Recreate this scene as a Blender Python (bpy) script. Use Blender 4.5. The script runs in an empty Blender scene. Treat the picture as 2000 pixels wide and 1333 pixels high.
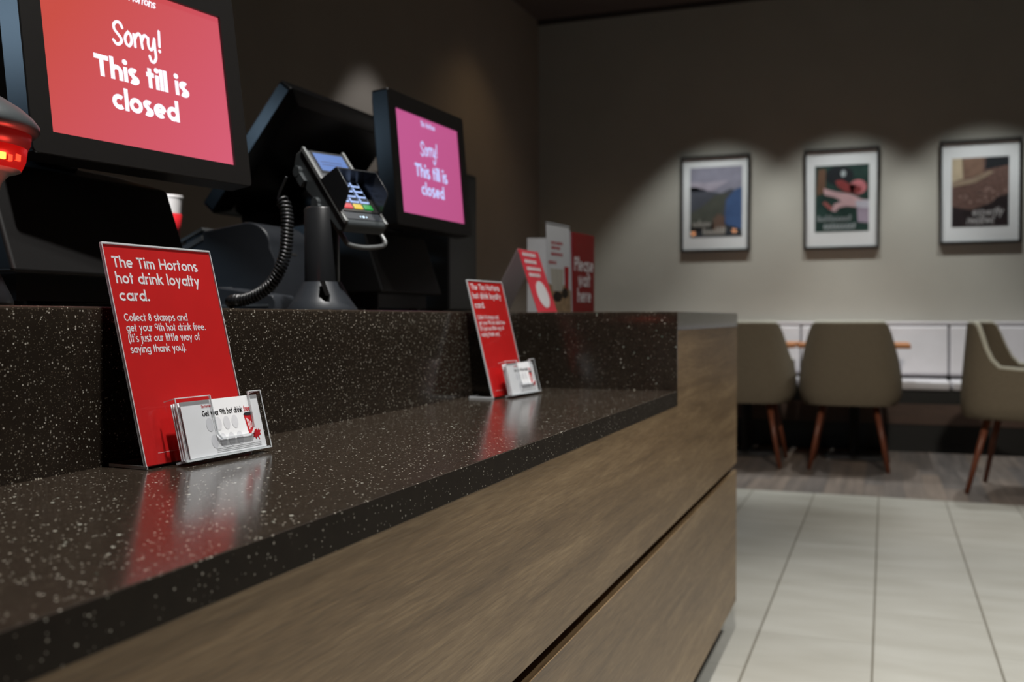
import bpy, bmesh, math, random
from mathutils import Vector, Matrix
random.seed(7)
sc = bpy.context.scene
COL = sc.collection
PI = math.pi
R = math.radians

# ------------------------------------------------------------------ camera
CAM_H = 0.92
YAW, PITCH, ROLL = 0.3648, 0.0235, -0.0023
cy, sy, cp, sp = math.cos(YAW), math.sin(YAW), math.cos(PITCH), math.sin(PITCH)
fw = Vector((-sy * cp, cy * cp, -sp)); rt = Vector((cy, sy, 0)); up = rt.cross(fw)
cr, sr = math.cos(ROLL), math.sin(ROLL)
ax = rt * cr + up * sr; ay = -rt * sr + up * cr; az = -fw
cam_data = bpy.data.cameras.new('camera')
cam = bpy.data.objects.new('camera', cam_data); COL.objects.link(cam)
cam.matrix_world = Matrix(((ax.x, ay.x, az.x, 0), (ax.y, ay.y, az.y, 0), (ax.z, ay.z, az.z, CAM_H), (0, 0, 0, 1)))
cam_data.sensor_width = 36.0
cam_data.lens = 36.0 * 1907.7 / 2000.0
cam_data.clip_start = 0.05; cam_data.clip_end = 60
cam_data.dof.use_dof = True
cam_data.dof.focus_distance = 1.08
cam_data.dof.aperture_fstop = 5.6
sc.camera = cam

# ------------------------------------------------------------------ view, world
sc.view_settings.view_transform = 'Standard'
sc.view_settings.look = 'None'
sc.view_settings.gamma = 1.0
sc.view_settings.use_curve_mapping = False
sc.view_settings.exposure = 0.0
sc.cycles.use_denoising = True
sc.cycles.max_bounces = 10
sc.cycles.transparent_max_bounces = 24
sc.cycles.caustics_reflective = False
sc.cycles.caustics_refractive = False
sc.cycles.sample_clamp_indirect = 4.0
world = bpy.data.worlds.new('world'); sc.world = world
world.use_nodes = True
wb = world.node_tree.nodes['Background']
wb.inputs[0].default_value = (0.9, 0.95, 1.0, 1); wb.inputs[1].default_value = 0.0

# ------------------------------------------------------------------ lights of the room (recessed ceiling lamps) and added fills
def spot(name, loc, power, size, blend, target, color=(1, 0.97, 0.9), radius=0.03):
    d = bpy.data.lights.new(name, 'SPOT'); d.energy = power; d.spot_size = R(size); d.spot_blend = blend
    d.color = color; d.shadow_soft_size = radius
    o = bpy.data.objects.new(name, d); COL.objects.link(o); o.location = loc
    o.rotation_euler = (Vector(target) - Vector(loc)).to_track_quat('-Z', 'Y').to_euler()
    return o
def area(name, loc, power, size, target, color=(1, 0.97, 0.92)):
    d = bpy.data.lights.new(name, 'AREA'); d.energy = power; d.shape = 'DISK'; d.size = size; d.color = color
    o = bpy.data.objects.new(name, d); COL.objects.link(o); o.location = loc
    o.rotation_euler = (Vector(target) - Vector(loc)).to_track_quat('-Z', 'Y').to_euler()
    return o
WALL_Y, WALL_X, CEIL = 7.647, -2.68, 3.36
for fx in (-1.2, -0.3, 0.62):
    spot('picture_spot', (fx, WALL_Y - 0.78, CEIL - 0.05), 125, 73, 0.4, (fx, WALL_Y - 0.70, 0), (0.95, 1.0, 0.99))
spot('wall_or_cup_spot', (WALL_X + 0.55, 4.8, CEIL - 0.05), 85, 58, 0.25, (WALL_X + 0.55, 4.8, 0), (0.9, 0.95, 1.0))
for (x, y, p) in ((-0.28, 0.85, 430), (-0.25, 1.98, 170)):
    spot('counter_spot', (x, y, CEIL - 0.04), p, 66, 0.7, (x, y, 0), (1.0, 0.98, 0.94), 0.05)
for (x, y, p, a) in ((0.75, 3.5, 330, 64), (0.95, 1.5, 185, 84), (1.9, 4.4, 170, 70)):
    spot('aisle_spot', (x, y, CEIL - 0.04), p, a, 0.8, (x, y, 0), (1.0, 1.0, 0.97), 0.05)
spot('chair_fill_spot', (0.6, 1.2, CEIL - 0.04), 480, 36, 1.0, (-0.1, 6.1, 0.35), (1.0, 0.93, 0.8), 0.08)  # unseen warm fill, added to brighten the chair backs
area('cool_fill_light', (-2.2, 0.25, 1.68), 4.5, 0.4, (-1.0, 1.5, 1.1), (0.5, 0.74, 1.0))  # unseen cool fill, added for blue light on terminal and pole
spot('wall_or_cup_spot', (-1.15, 0.9, CEIL - 0.05), 620, 13, 0.7, (-1.75, 2.06, 1.22), (1.0, 0.95, 0.9))  # narrow unseen spot, added to light the paper cup
spot('corner_spot', (-2.0, 6.2, CEIL - 0.04), 14, 100, 0.8, (-2.2, 6.3, 0), (1.0, 0.72, 0.4), 0.08)

# ------------------------------------------------------------------ materials
def lin(c):
    return tuple(((v / 255) / 12.92 if v / 255 <= 0.04045 else ((v / 255 + 0.055) / 1.055) ** 2.4) for v in c)
def new_mat(name):
    m = bpy.data.materials.new(name); m.use_nodes = True
    nt = m.node_tree; b = nt.nodes['Principled BSDF']
    return m, nt, b
def plain(name, rgb, rough=0.5, metal=0.0, spec=0.5, noise=0.06, scale=40, coat=0, bump=0.0):
    """procedural plastic / paint: base colour with a slight noise break-up"""
    m, nt, b = new_mat(name)
    c = lin(rgb)
    tc = nt.nodes.new('ShaderNodeTexCoord'); nz = nt.nodes.new('ShaderNodeTexNoise'); nz.inputs['Scale'].default_value = scale
    nz.inputs['Detail'].default_value = 4
    rp = nt.nodes.new('ShaderNodeValToRGB')
    rp.color_ramp.elements[0].position = 0.3; rp.color_ramp.elements[1].position = 0.7
    rp.color_ramp.elements[0].color = (*[v * (1 - noise) for v in c], 1)
    rp.color_ramp.elements[1].color = (*[min(1, v * (1 + noise)) for v in c], 1)
    nt.links.new(tc.outputs['Object'], nz.inputs['Vector']); nt.links.new(nz.outputs['Fac'], rp.inputs['Fac'])
    nt.links.new(rp.outputs['Color'], b.inputs['Base Color'])
    b.inputs['Roughness'].default_value = rough; b.inputs['Metallic'].default_value = metal
    b.inputs['Specular IOR Level'].default_value = spec; b.inputs['Coat Weight'].default_value = coat
    if bump:
        bp = nt.nodes.new('ShaderNodeBump'); bp.inputs['Strength'].default_value = bump; bp.inputs['Distance'].default_value = 0.001
        nt.links.new(nz.outputs['Fac'], bp.inputs['Height']); nt.links.new(bp.outputs['Normal'], b.inputs['Normal'])
    return m
def emis(name, rgb, strength=1.0, rough=0.4):
    m, nt, b = new_mat(name)
    c = lin(rgb)
    b.inputs['Base Color'].default_value = (0.01, 0.01, 0.01, 1); b.inputs['Roughness'].default_value = rough
    b.inputs['Emission Color'].default_value = (*c, 1); b.inputs['Emission Strength'].default_value = strength
    return m
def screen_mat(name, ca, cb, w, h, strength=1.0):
    """display picture: LCD viewing-angle colour shift painted into the emission as a gradient across the panel"""
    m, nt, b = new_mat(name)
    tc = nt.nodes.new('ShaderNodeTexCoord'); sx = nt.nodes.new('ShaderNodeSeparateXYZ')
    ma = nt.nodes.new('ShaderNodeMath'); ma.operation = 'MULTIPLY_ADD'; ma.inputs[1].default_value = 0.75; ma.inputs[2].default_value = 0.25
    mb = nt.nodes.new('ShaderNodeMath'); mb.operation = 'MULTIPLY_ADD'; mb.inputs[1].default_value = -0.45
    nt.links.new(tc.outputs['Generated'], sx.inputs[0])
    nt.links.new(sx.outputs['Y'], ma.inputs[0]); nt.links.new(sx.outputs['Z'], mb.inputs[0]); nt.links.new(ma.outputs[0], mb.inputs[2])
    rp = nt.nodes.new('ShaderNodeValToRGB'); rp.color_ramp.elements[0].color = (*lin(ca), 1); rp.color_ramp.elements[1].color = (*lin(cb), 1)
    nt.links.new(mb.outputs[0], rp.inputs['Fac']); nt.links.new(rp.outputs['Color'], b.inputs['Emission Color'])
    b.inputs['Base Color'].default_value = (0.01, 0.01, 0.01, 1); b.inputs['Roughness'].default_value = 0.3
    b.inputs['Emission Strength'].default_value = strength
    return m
def clear_mat(name, tint=(0.985, 0.99, 0.995), gloss_rough=0.03):
    m = bpy.data.materials.new(name); m.use_nodes = True; nt = m.node_tree
    nt.nodes.remove(nt.nodes['Principled BSDF']); out = nt.nodes['Material Output']
    tr = nt.nodes.new('ShaderNodeBsdfTransparent'); tr.inputs[0].default_value = (*tint, 1)
    gl = nt.nodes.new('ShaderNodeBsdfGlossy'); gl.inputs['Roughness'].default_value = gloss_rough
    fr = nt.nodes.new('ShaderNodeFresnel'); fr.inputs[0].default_value = 1.45
    ge = nt.nodes.new('ShaderNodeNewGeometry'); io = nt.nodes.new('ShaderNodeMath'); io.operation = 'MULTIPLY_ADD'   # same index from both sides of the thin sheet
    io.inputs[1].default_value = 1 / 1.45 - 1.45; io.inputs[2].default_value = 1.45
    io.inputs[1].default_value = 1 / 1.36 - 1.36; io.inputs[2].default_value = 1.36
    nt.links.new(ge.outputs['Backfacing'], io.inputs[0]); nt.links.new(io.outputs[0], fr.inputs[0])
    mx = nt.nodes.new('ShaderNodeMixShader')
    nt.links.new(fr.outputs[0], mx.inputs[0]); nt.links.new(tr.outputs[0], mx.inputs[1]); nt.links.new(gl.outputs[0], mx.inputs[2])
    nt.links.new(mx.outputs[0], out.inputs['Surface'])
    return m
def edge_mat(name):
    """polished acrylic edge: mostly clear, a little milky scatter"""
    m = bpy.data.materials.new(name); m.use_nodes = True; nt = m.node_tree
    b = nt.nodes['Principled BSDF']; out = nt.nodes['Material Output']
    b.inputs['Base Color'].default_value = (0.75, 0.78, 0.8, 1); b.inputs['Roughness'].default_value = 0.12
    tr = nt.nodes.new('ShaderNodeBsdfTransparent'); mx = nt.nodes.new('ShaderNodeMixShader'); mx.inputs[0].default_value = 0.55
    nt.links.new(tr.outputs[0], mx.inputs[1]); nt.links.new(b.outputs[0], mx.inputs[2]); nt.links.new(mx.outputs[0], out.inputs['Surface'])
    return m
def speckle_mat(name, rough, spec):
    m, nt, b = new_mat(name)
    tc = nt.nodes.new('ShaderNodeTexCoord')
    base_n = nt.nodes.new('ShaderNodeTexNoise'); base_n.inputs['Scale'].default_value = 60; base_n.inputs['Detail'].default_value = 5
    nt.links.new(tc.outputs['Object'], base_n.inputs['Vector'])
    rp0 = nt.nodes.new('ShaderNodeValToRGB'); rp0.color_ramp.elements[0].color = (*lin((34, 28, 23)), 1); rp0.color_ramp.elements[1].color = (*lin((48, 41, 34)), 1)
    nt.links.new(base_n.outputs['Fac'], rp0.inputs['Fac'])
    prev = rp0.outputs['Color']
    for scale, keep, rad, ca, cb in ((310, 0.74, 0.22, (98, 89, 77), (204, 198, 186)), (170, 0.945, 0.20, (100, 122, 112), (196, 192, 180)), (560, 0.70, 0.25, (70, 61, 51), (104, 94, 80))):
        vo = nt.nodes.new('ShaderNodeTexVoronoi'); vo.inputs['Scale'].default_value = scale
        nt.links.new(tc.outputs['Object'], vo.inputs['Vector'])
        sp_ = nt.nodes.new('ShaderNodeSeparateColor'); nt.links.new(vo.outputs['Color'], sp_.inputs[0])
        gt = nt.nodes.new('ShaderNodeMath'); gt.operation = 'GREATER_THAN'; gt.inputs[1].default_value = keep; nt.links.new(sp_.outputs[0], gt.inputs[0])
        rr = nt.nodes.new('ShaderNodeMath'); rr.operation = 'MULTIPLY_ADD'; rr.inputs[1].default_value = rad; rr.inputs[2].default_value = 0.1; nt.links.new(sp_.outputs[1], rr.inputs[0])
        lt = nt.nodes.new('ShaderNodeMath'); lt.operation = 'LESS_THAN'; nt.links.new(vo.outputs['Distance'], lt.inputs[0]); nt.links.new(rr.outputs[0], lt.inputs[1])
        mu = nt.nodes.new('ShaderNodeMath'); mu.operation = 'MULTIPLY'; nt.links.new(gt.outputs[0], mu.inputs[0]); nt.links.new(lt.outputs[0], mu.inputs[1])
        rp = nt.nodes.new('ShaderNodeValToRGB'); rp.color_ramp.elements[0].color = (*lin(ca), 1); rp.color_ramp.elements[1].color = (*lin(cb), 1)
        nt.links.new(sp_.outputs[2], rp.inputs['Fac'])
        mx = nt.nodes.new('ShaderNodeMix'); mx.data_type = 'RGBA'
        nt.links.new(mu.outputs[0], mx.inputs[0]); nt.links.new(prev, mx.inputs[6]); nt.links.new(rp.outputs['Color'], mx.inputs[7])
        prev = mx.outputs[2]
    nt.links.new(prev, b.inputs['Base Color'])
    b.inputs['Roughness'].default_value = rough; b.inputs['Specular IOR Level'].default_value = spec
    return m
def wood_mat(name, ca, cb, cc, axis='Y', rough=0.45, stretch=0.07, scale=38):
    m, nt, b = new_mat(name)
    tc = nt.nodes.new('ShaderNodeTexCoord'); mp = nt.nodes.new('ShaderNodeMapping')
    s = [1, 1, 1]; s['XYZ'.index(axis)] = stretch; mp.inputs['Scale'].default_value = s
    nt.links.new(tc.outputs['Object'], mp.inputs['Vector'])
    n1 = nt.nodes.new('ShaderNodeTexNoise'); n1.inputs['Scale'].default_value = scale; n1.inputs['Detail'].default_value = 8; n1.inputs['Roughness'].default_value = 0.65
    n1.inputs['Distortion'].default_value = 0.6
    n2 = nt.nodes.new('ShaderNodeTexNoise'); n2.inputs['Scale'].default_value = 5; n2.inputs['Detail'].default_value = 3
    n3 = nt.nodes.new('ShaderNodeTexNoise'); n3.inputs['Scale'].default_value = scale * 9; n3.inputs['Detail'].default_value = 2
    for n in (n1, n2, n3): nt.links.new(mp.outputs[0], n.inputs['Vector'])
    a = nt.nodes.new('ShaderNodeMath'); a.operation = 'MULTIPLY_ADD'; a.inputs[1].default_value = 0.45; nt.links.new(n1.outputs['Fac'], a.inputs[0])
    a2 = nt.nodes.new('ShaderNodeMath'); a2.operation = 'MULTIPLY_ADD'; a2.inputs[1].default_value = 0.38; a2.inputs[2].default_value = -0.03; nt.links.new(n2.outputs['Fac'], a2.inputs[0])
    a3 = nt.nodes.new('ShaderNodeMath'); a3.operation = 'MULTIPLY_ADD'; a3.inputs[1].default_value = 0.22; nt.links.new(n3.outputs['Fac'], a3.inputs[0]); nt.links.new(a2.outputs[0], a3.inputs[2])
    nt.links.new(a3.outputs[0], a.inputs[2])
    rp = nt.nodes.new('ShaderNodeValToRGB'); e = rp.color_ramp.elements
    e[0].position = 0.32; e[0].color = (*lin(ca), 1); e[1].position = 0.7; e[1].color = (*lin(cc), 1)
    k = e.new(0.5); k.color = (*lin(cb), 1)
    nt.links.new(a.outputs[0], rp.inputs['Fac']); nt.links.new(rp.outputs['Color'], b.inputs['Base Color'])
    bp = nt.nodes.new('ShaderNodeBump'); bp.inputs['Strength'].default_value = 0.25; bp.inputs['Distance'].default_value = 0.001
    nt.links.new(n3.outputs['Fac'], bp.inputs['Height']); nt.links.new(bp.outputs['Normal'], b.inputs['Normal'])
    b.inputs['Roughness'].default_value = rough
    return m
def tile_mat():
    m, nt, b = new_mat('floor_tile')
    tc = nt.nodes.new('ShaderNodeTexCoord'); mp = nt.nodes.new('ShaderNodeMapping')
    mp.inputs['Rotation'].default_value = (0, 0, 0)
    # object origin sits on a joint crossing; the long side of each tile runs along Y
    br = nt.nodes.new('ShaderNodeTexBrick')
    sx = nt.nodes.new('ShaderNodeSeparateXYZ'); cx = nt.nodes.new('ShaderNodeCombineXYZ')
    nt.links.new(tc.outputs['Object'], sx.inputs[0]); nt.links.new(sx.outputs['Y'], cx.inputs['X']); nt.links.new(sx.outputs['X'], cx.inputs['Y'])
    nt.links.new(cx.outputs[0], br.inputs['Vector'])
    br.offset = 0.5; br.inputs['Scale'].default_value = 1.0
    br.inputs['Brick Width'].default_value = 0.6268; br.inputs['Row Height'].default_value = 0.3134
    br.inputs['Mortar Size'].default_value = 0.0014; br.inputs['Mortar Smooth'].default_value = 0.3; br.inputs['Bias'].default_value = 0.0
    br.inputs['Color1'].default_value = (*lin((180, 178, 170)), 1); br.inputs['Color2'].default_value = (*lin((173, 171, 163)), 1); br.inputs['Mortar'].default_value = (*lin((140, 136, 126)), 1)
    # the continuous joints along Y are wider than the butt joints
    w1 = nt.nodes.new('ShaderNodeMath'); w1.operation = 'WRAP'; w1.inputs[1].default_value = -0.1567; w1.inputs[2].default_value = 0.1567; nt.links.new(sx.outputs['X'], w1.inputs[0])
    w2 = nt.nodes.new('ShaderNodeMath'); w2.operation = 'ABSOLUTE'; nt.links.new(w1.outputs[0], w2.inputs[0])
    w3 = nt.nodes.new('ShaderNodeMath'); w3.operation = 'LESS_THAN'; w3.inputs[1].default_value = 0.0035; nt.links.new(w2.outputs[0], w3.inputs[0])
    jm = nt.nodes.new('ShaderNodeMix'); jm.data_type = 'RGBA'; jm.inputs[7].default_value = (*lin((128, 124, 114)), 1)
    nt.links.new(w3.outputs[0], jm.inputs[0]); nt.links.new(br.outputs['Color'], jm.inputs[6])
    nz = nt.nodes.new('ShaderNodeTexNoise'); nz.inputs['Scale'].default_value = 2.6; nz.inputs['Detail'].default_value = 6
    mp.inputs['Scale'].default_value = (1, 3.0, 1); nt.links.new(tc.outputs['Object'], mp.inputs['Vector']); nt.links.new(mp.outputs[0], nz.inputs['Vector'])
    rp = nt.nodes.new('ShaderNodeValToRGB'); rp.color_ramp.elements[0].position = 0.35; rp.color_ramp.elements[1].position = 0.65
    rp.color_ramp.elements[0].color = (0.86, 0.85, 0.83, 1); rp.color_ramp.elements[1].color = (1, 1, 1, 1)
    nt.links.new(nz.outputs['Fac'], rp.inputs['Fac'])
    mx = nt.nodes.new('ShaderNodeMix'); mx.data_type = 'RGBA'; mx.blend_type = 'MULTIPLY'; mx.inputs[0].default_value = 1
    nt.links.new(jm.outputs[2], mx.inputs[6]); nt.links.new(rp.outputs['Color'], mx.inputs[7]); nt.links.new(mx.outputs[2], b.inputs['Base Color'])
    b.inputs['Roughness'].default_value = 0.38
    return m
def plank_mat():
    m, nt, b = new_mat('vinyl_plank')
    tc = nt.nodes.new('ShaderNodeTexCoord')
    sx = nt.nodes.new('ShaderNodeSeparateXYZ'); cx = nt.nodes.new('ShaderNodeCombineXYZ')
    nt.links.new(tc.outputs['Object'], sx.inputs[0]); nt.links.new(sx.outputs['Y'], cx.inputs['X']); nt.links.new(sx.outputs['X'], cx.inputs['Y'])
    br = nt.nodes.new('ShaderNodeTexBrick'); nt.links.new(cx.outputs[0], br.inputs['Vector'])
    br.inputs['Scale'].default_value = 1; br.inputs['Brick Width'].default_value = 0.95; br.inputs['Row Height'].default_value = 0.1; br.inputs['Mortar Size'].default_value = 0.001
    br.inputs['Color1'].default_value = (*lin((128, 112, 100)), 1); br.inputs['Color2'].default_value = (*lin((98, 90, 86)), 1); br.inputs['Mortar'].default_value = (*lin((60, 54, 50)), 1)
    nz = nt.nodes.new('ShaderNodeTexNoise'); nz.inputs['Scale'].default_value = 22; nz.inputs['Detail'].default_value = 6
    mp = nt.nodes.new('ShaderNodeMapping'); mp.inputs['Scale'].default_value = (1, 0.08, 1); nt.links.new(tc.outputs['Object'], mp.inputs['Vector']); nt.links.new(mp.outputs[0], nz.inputs['Vector'])
    rp = nt.nodes.new('ShaderNodeValToRGB'); rp.color_ramp.elements[0].position = 0.3; rp.color_ramp.elements[1].position = 0.7
    rp.color_ramp.elements[0].color = (0.6, 0.6, 0.6, 1); rp.color_ramp.elements[1].color = (1.1, 1.1, 1.1, 1)
    nt.links.new(nz.outputs['Fac'], rp.inputs['Fac'])
    mx = nt.nodes.new('ShaderNodeMix'); mx.data_type = 'RGBA'; mx.blend_type = 'MULTIPLY'; mx.inputs[0].default_value = 1
    nt.links.new(br.outputs['Color'], mx.inputs[6]); nt.links.new(rp.outputs['Color'], mx.inputs[7]); nt.links.new(mx.outputs[2], b.inputs['Base Color'])
    b.inputs['Roughness'].default_value = 0.5
    return m

M = {}
M['wall'] = plain('taupe_wall_paint', (160, 156, 147), 0.85, spec=0.2, noise=0.03, scale=3)
M['wall_dark'] = plain('brown_wall_paint', (132, 122, 112), 0.8, spec=0.2, noise=0.03, scale=3)
M['wall_far'] = plain('dark_brown_wall_paint', (74, 66, 60), 0.8, spec=0.2)
M['ceil'] = plain('ceiling_paint', (84, 75, 71), 0.9, spec=0.1)
M['ceil_trim'] = plain('ceiling_trim_paint', (60, 54, 52), 0.8, spec=0.1)
M['tile'] = tile_mat(); M['plank'] = plank_mat()
M['speckle'] = speckle_mat('polished_speckled_stone', 0.16, 0.6); M['speckle_edge'] = speckle_mat('honed_speckled_stone_edge', 0.6, 0.12)
M['panel'] = wood_mat('counter_wood_laminate', (88, 67, 45), (132, 107, 77), (176, 149, 113), 'Y', 0.42)
M['plinth'] = plain('black_plinth', (9, 8, 7), 0.5)
M['groove'] = plain('dark_groove', (24, 19, 15), 0.6)
M['black'] = plain('black_plastic', (18, 17, 17), 0.42, noise=0.08, scale=200, bump=0.05)
M['black_satin'] = plain('black_satin_plastic', (30, 31, 33), 0.3, noise=0.05)
M['bezel'] = plain('bezel_plastic', (23, 21, 20), 0.38, noise=0.06, scale=150)
M['charcoal'] = plain('charcoal_plastic', (44, 47, 52), 0.38)
M['grey_plastic'] = plain('grey_plastic', (104, 106, 106), 0.32)
M['pale_plastic'] = plain('pale_grey_plastic', (168, 164, 160), 0.35)
M['dark_grey'] = plain('dark_grey_plastic', (62, 66, 68), 0.4)
M['steel'] = plain('brushed_steel', (170, 172, 172), 0.3, metal=0.9)
M['red_paper'] = plain('red_print', (196, 26, 26), 0.45, noise=0.03)
M['shaded_red'] = plain('shaded_red_print', (140, 24, 22), 0.5, noise=0.03)  # queue sign red, darkened to carry the shade on its face
M['white_ink'] = plain('white_print', (238, 232, 234), 0.5, noise=0.01)
M['paper'] = plain('white_paper', (236, 236, 238), 0.55, noise=0.02)
M['black_ink'] = plain('black_print', (26, 26, 28), 0.5)
M['grey_ink'] = plain('grey_print', (212, 212, 216), 0.55)
M['red_ink'] = plain('red_card_print', (190, 28, 38), 0.5)
M['pink_red'] = plain('pinkish_red_print', (226, 62, 76), 0.5, noise=0.03)
M['clear'] = clear_mat('clear_acrylic'); M['edge'] = edge_mat('acrylic_edge')
M['glass'] = clear_mat('picture_glass', (0.98, 0.98, 0.98), 0.01)
M['frame'] = plain('black_frame_wood', (30, 27, 24), 0.45)
M['mat'] = plain('passe_partout', (238, 239, 240), 0.8, noise=0.01)
M['fabric'] = plain('olive_grey_upholstery', (108, 98, 84), 0.9, spec=0.15, noise=0.1, scale=120, bump=0.2)
M['piping'] = plain('pale_piping', (188, 186, 174), 0.7, spec=0.2)
M['leg'] = wood_mat('reddish_leg_wood', (86, 44, 30), (112, 60, 40), (134, 74, 50), 'Z', 0.4)
M['table'] = wood_mat('orange_table_wood', (150, 92, 50), (176, 112, 62), (196, 130, 78), 'X', 0.4)
M['black_metal'] = plain('black_cast_metal', (18, 18, 18), 0.35)
M['leather'] = plain('pale_leather', (204, 200, 204), 0.5, noise=0.03, scale=12)
M['bench_wood'] = wood_mat('bench_brown_wood', (58, 42, 34), (74, 54, 44), (90, 66, 54), 'X', 0.5)
M['tag_paper'] = plain('label_paper', (150, 150, 148), 0.6)
M['scr_text'] = emis('screen_text', (246, 244, 255), 1.15)
M['scr_text_b'] = emis('screen_text_cool', (196, 205, 255), 1.0)
M['lcd'] = emis('terminal_lcd', (62, 112, 190), 0.9)
M['lcd_text'] = emis('terminal_lcd_text', (52, 76, 140), 0.7)
M['red_glow'] = emis('scanner_red_window', (190, 8, 6), 0.8)
M['red_dim'] = emis('scanner_red_inner', (110, 4, 4), 0.7)
M['hot'] = emis('scanner_led', (255, 150, 60), 3.5)
M['hot_red'] = emis('scanner_led_red', (255, 70, 40), 1.8)
M['key_lit'] = emis('backlit_key', (176, 200, 250), 1.1)
M['key_red'] = emis('key_red', (226, 78, 84), 1.0); M['key_yellow'] = emis('key_yellow', (232, 200, 66), 1.0); M['key_green'] = emis('key_green', (22, 156, 62), 1.0)
M['led'] = emis('led_dot', (210, 235, 255), 2.0)
M['bulb'] = emis('warm_bulb', (255, 176, 120), 14.0)

# ------------------------------------------------------------------ mesh builder
class MB:
    def __init__(s): s.v = []; s.f = []; s.m = []
    def add(s, vs, fs, mi=0):
        o = len(s.v); s.v += [tuple(v) for v in vs]; s.f += [tuple(i + o for i in f) for f in fs]; s.m += [mi] * len(fs); return s
    def box(s, x0, x1, y0, y1, z0, z1, mi=0):
        vs = [(x, y, z) for x in (x0, x1) for y in (y0, y1) for z in (z0, z1)]
        return s.add(vs, [(0, 1, 3, 2), (4, 6, 7, 5), (0, 4, 5, 1), (2, 3, 7, 6), (0, 2, 6, 4), (1, 5, 7, 3)], mi)
    def obox(s, o, u, v, n, a0, a1, b0, b1, c0, c1, mi=0):
        o = Vector(o); u = Vector(u); v = Vector(v); n = Vector(n)
        vs = [o + u * a + v * b + n * c for a in (a0, a1) for b in (b0, b1) for c in (c0, c1)]
        return s.add(vs, [(0, 1, 3, 2), (4, 6, 7, 5), (0, 4, 5, 1), (2, 3, 7, 6), (0, 2, 6, 4), (1, 5, 7, 3)], mi)
    def prism(s, prof, fn, t0, t1, mi=0, cap=True):
        """prof: closed list of 2D points, fn(a,b,t)->3D"""
        n = len(prof)
        vs = [fn(a, b, t0) for a, b in prof] + [fn(a, b, t1) for a, b in prof]
        fs = [(i, (i + 1) % n, n + (i + 1) % n, n + i) for i in range(n)]
        if cap: fs += [tuple(range(n))[::-1], tuple(range(n, 2 * n))]
        return s.add(vs, fs, mi)
    def lathe(s, prof, c=(0, 0, 0), n=32, mi=0, a0=0, a1=2 * PI):
        full = abs(a1 - a0 - 2 * PI) < 1e-6; k = n if full else n + 1
        vs = [(c[0] + r * math.cos(a0 + (a1 - a0) * j / n), c[1] + r * math.sin(a0 + (a1 - a0) * j / n), c[2] + z) for r, z in prof for j in range(k)]
        fs = []
        for i in range(len(prof) - 1):
            for j in range(n):
                j2 = (j + 1) % k
                fs.append((i * k + j, i * k + j2, (i + 1) * k + j2, (i + 1) * k + j))
        if full:
            if prof[0][0] > 1e-5: fs.append(tuple(range(k))[::-1])
            if prof[-1][0] > 1e-5: fs.append(tuple((len(prof) - 1) * k + j for j in range(k)))
        return s.add(vs, fs, mi)
    def tube(s, path, r, n=10, mi=0, closed=False, squash=None):
        P = [Vector(p) for p in path]; rings = []; N = len(P)
        rad = r if callable(r) else (lambda t: r)
        t_prev = None; up_ = Vector((0, 0, 1))
        T0 = (P[1] - P[0]).normalized()
        if abs(T0.dot(up_)) > 0.95: up_ = Vector((1, 0, 0))
        nrm = (up_ - T0 * up_.dot(T0)).normalized()
        for i in range(N):
            a = P[(i - 1) % N] if closed or i > 0 else P[i]; b = P[(i + 1) % N] if closed or i < N - 1 else P[i]
            T = (b - a).normalized()
            nrm = (nrm - T * nrm.dot(T)).normalized(); bi = T.cross(nrm)
            q = rad(i / max(1, N - 1))
            rings.append([P[i] + nrm * math.cos(2 * PI * j / n) * q + bi * math.sin(2 * PI * j / n) * q for j in range(n)])
        vs = [v for ring in rings for v in ring]; fs = []
        for i in range(N if closed else N - 1):
            i2 = (i + 1) % N
            for j in range(n):
                j2 = (j + 1) % n; fs.append((i * n + j, i2 * n + j, i2 * n + j2, i * n + j2))
        if not closed: fs += [tuple(range(n))[::-1], tuple((N - 1) * n + j for j in range(n))]
        return s.add(vs, fs, mi)
    def poly(s, pts, mi=0): return s.add(pts, [tuple(range(len(pts)))], mi)

def obj(name, mb, mats, parent=None, smooth=False, bevel=0, seg=2, loc=None, label=None, auto=None):
    me = bpy.data.meshes.new(name); me.from_pydata(mb.v, [], mb.f); me.update()
    if not isinstance(mats, (list, tuple)): mats = [mats]
    for m in mats: me.materials.append(m)
    for p, mi in zip(me.polygons, mb.m): p.material_index = mi
    bm = bmesh.new(); bm.from_mesh(me); bmesh.ops.recalc_face_normals(bm, faces=bm.faces); bm.to_mesh(me); bm.free()
    o = bpy.data.objects.new(name, me); COL.objects.link(o)
    if parent is not None: o.parent = parent
    if loc is not None: o.location = loc
    if smooth or auto:
        for p in me.polygons: p.use_smooth = True
        if auto: me.set_sharp_from_angle(angle=R(auto))
    if bevel:
        md = o.modifiers.new('bevel', 'BEVEL'); md.width = bevel; md.segments = seg; md.limit_method = 'ANGLE'; md.angle_limit = R(40)
        for p in me.polygons: p.use_smooth = True
        md.harden_normals = True
    if label: o['label'] = label
    return o
def tag(o, label, cat, group=None):
    o['label'] = label; o['category'] = cat
    if group: o['group'] = group
    return o
def thing(name, loc, label, cat, group=None, rz=0):
    o = bpy.data.objects.new(name, None); COL.objects.link(o); o.location = loc; o.rotation_euler = (0, 0, rz); o.empty_display_size = 0.05
    return tag(o, label, cat, group)
def struct(o): o['kind'] = 'structure'; return o
def copy_tree(root, loc, rz, label, group=None):
    r = root.copy(); COL.objects.link(r); r.location = loc; r.rotation_euler = (0, 0, rz); r['label'] = label
    if group: r['group'] = group
    for ch in list(root.children):
        c = ch.copy(); COL.objects.link(c); c.parent = r
        for g in list(ch.children):
            d = g.copy(); COL.objects.link(d); d.parent = c
    return r
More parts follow.
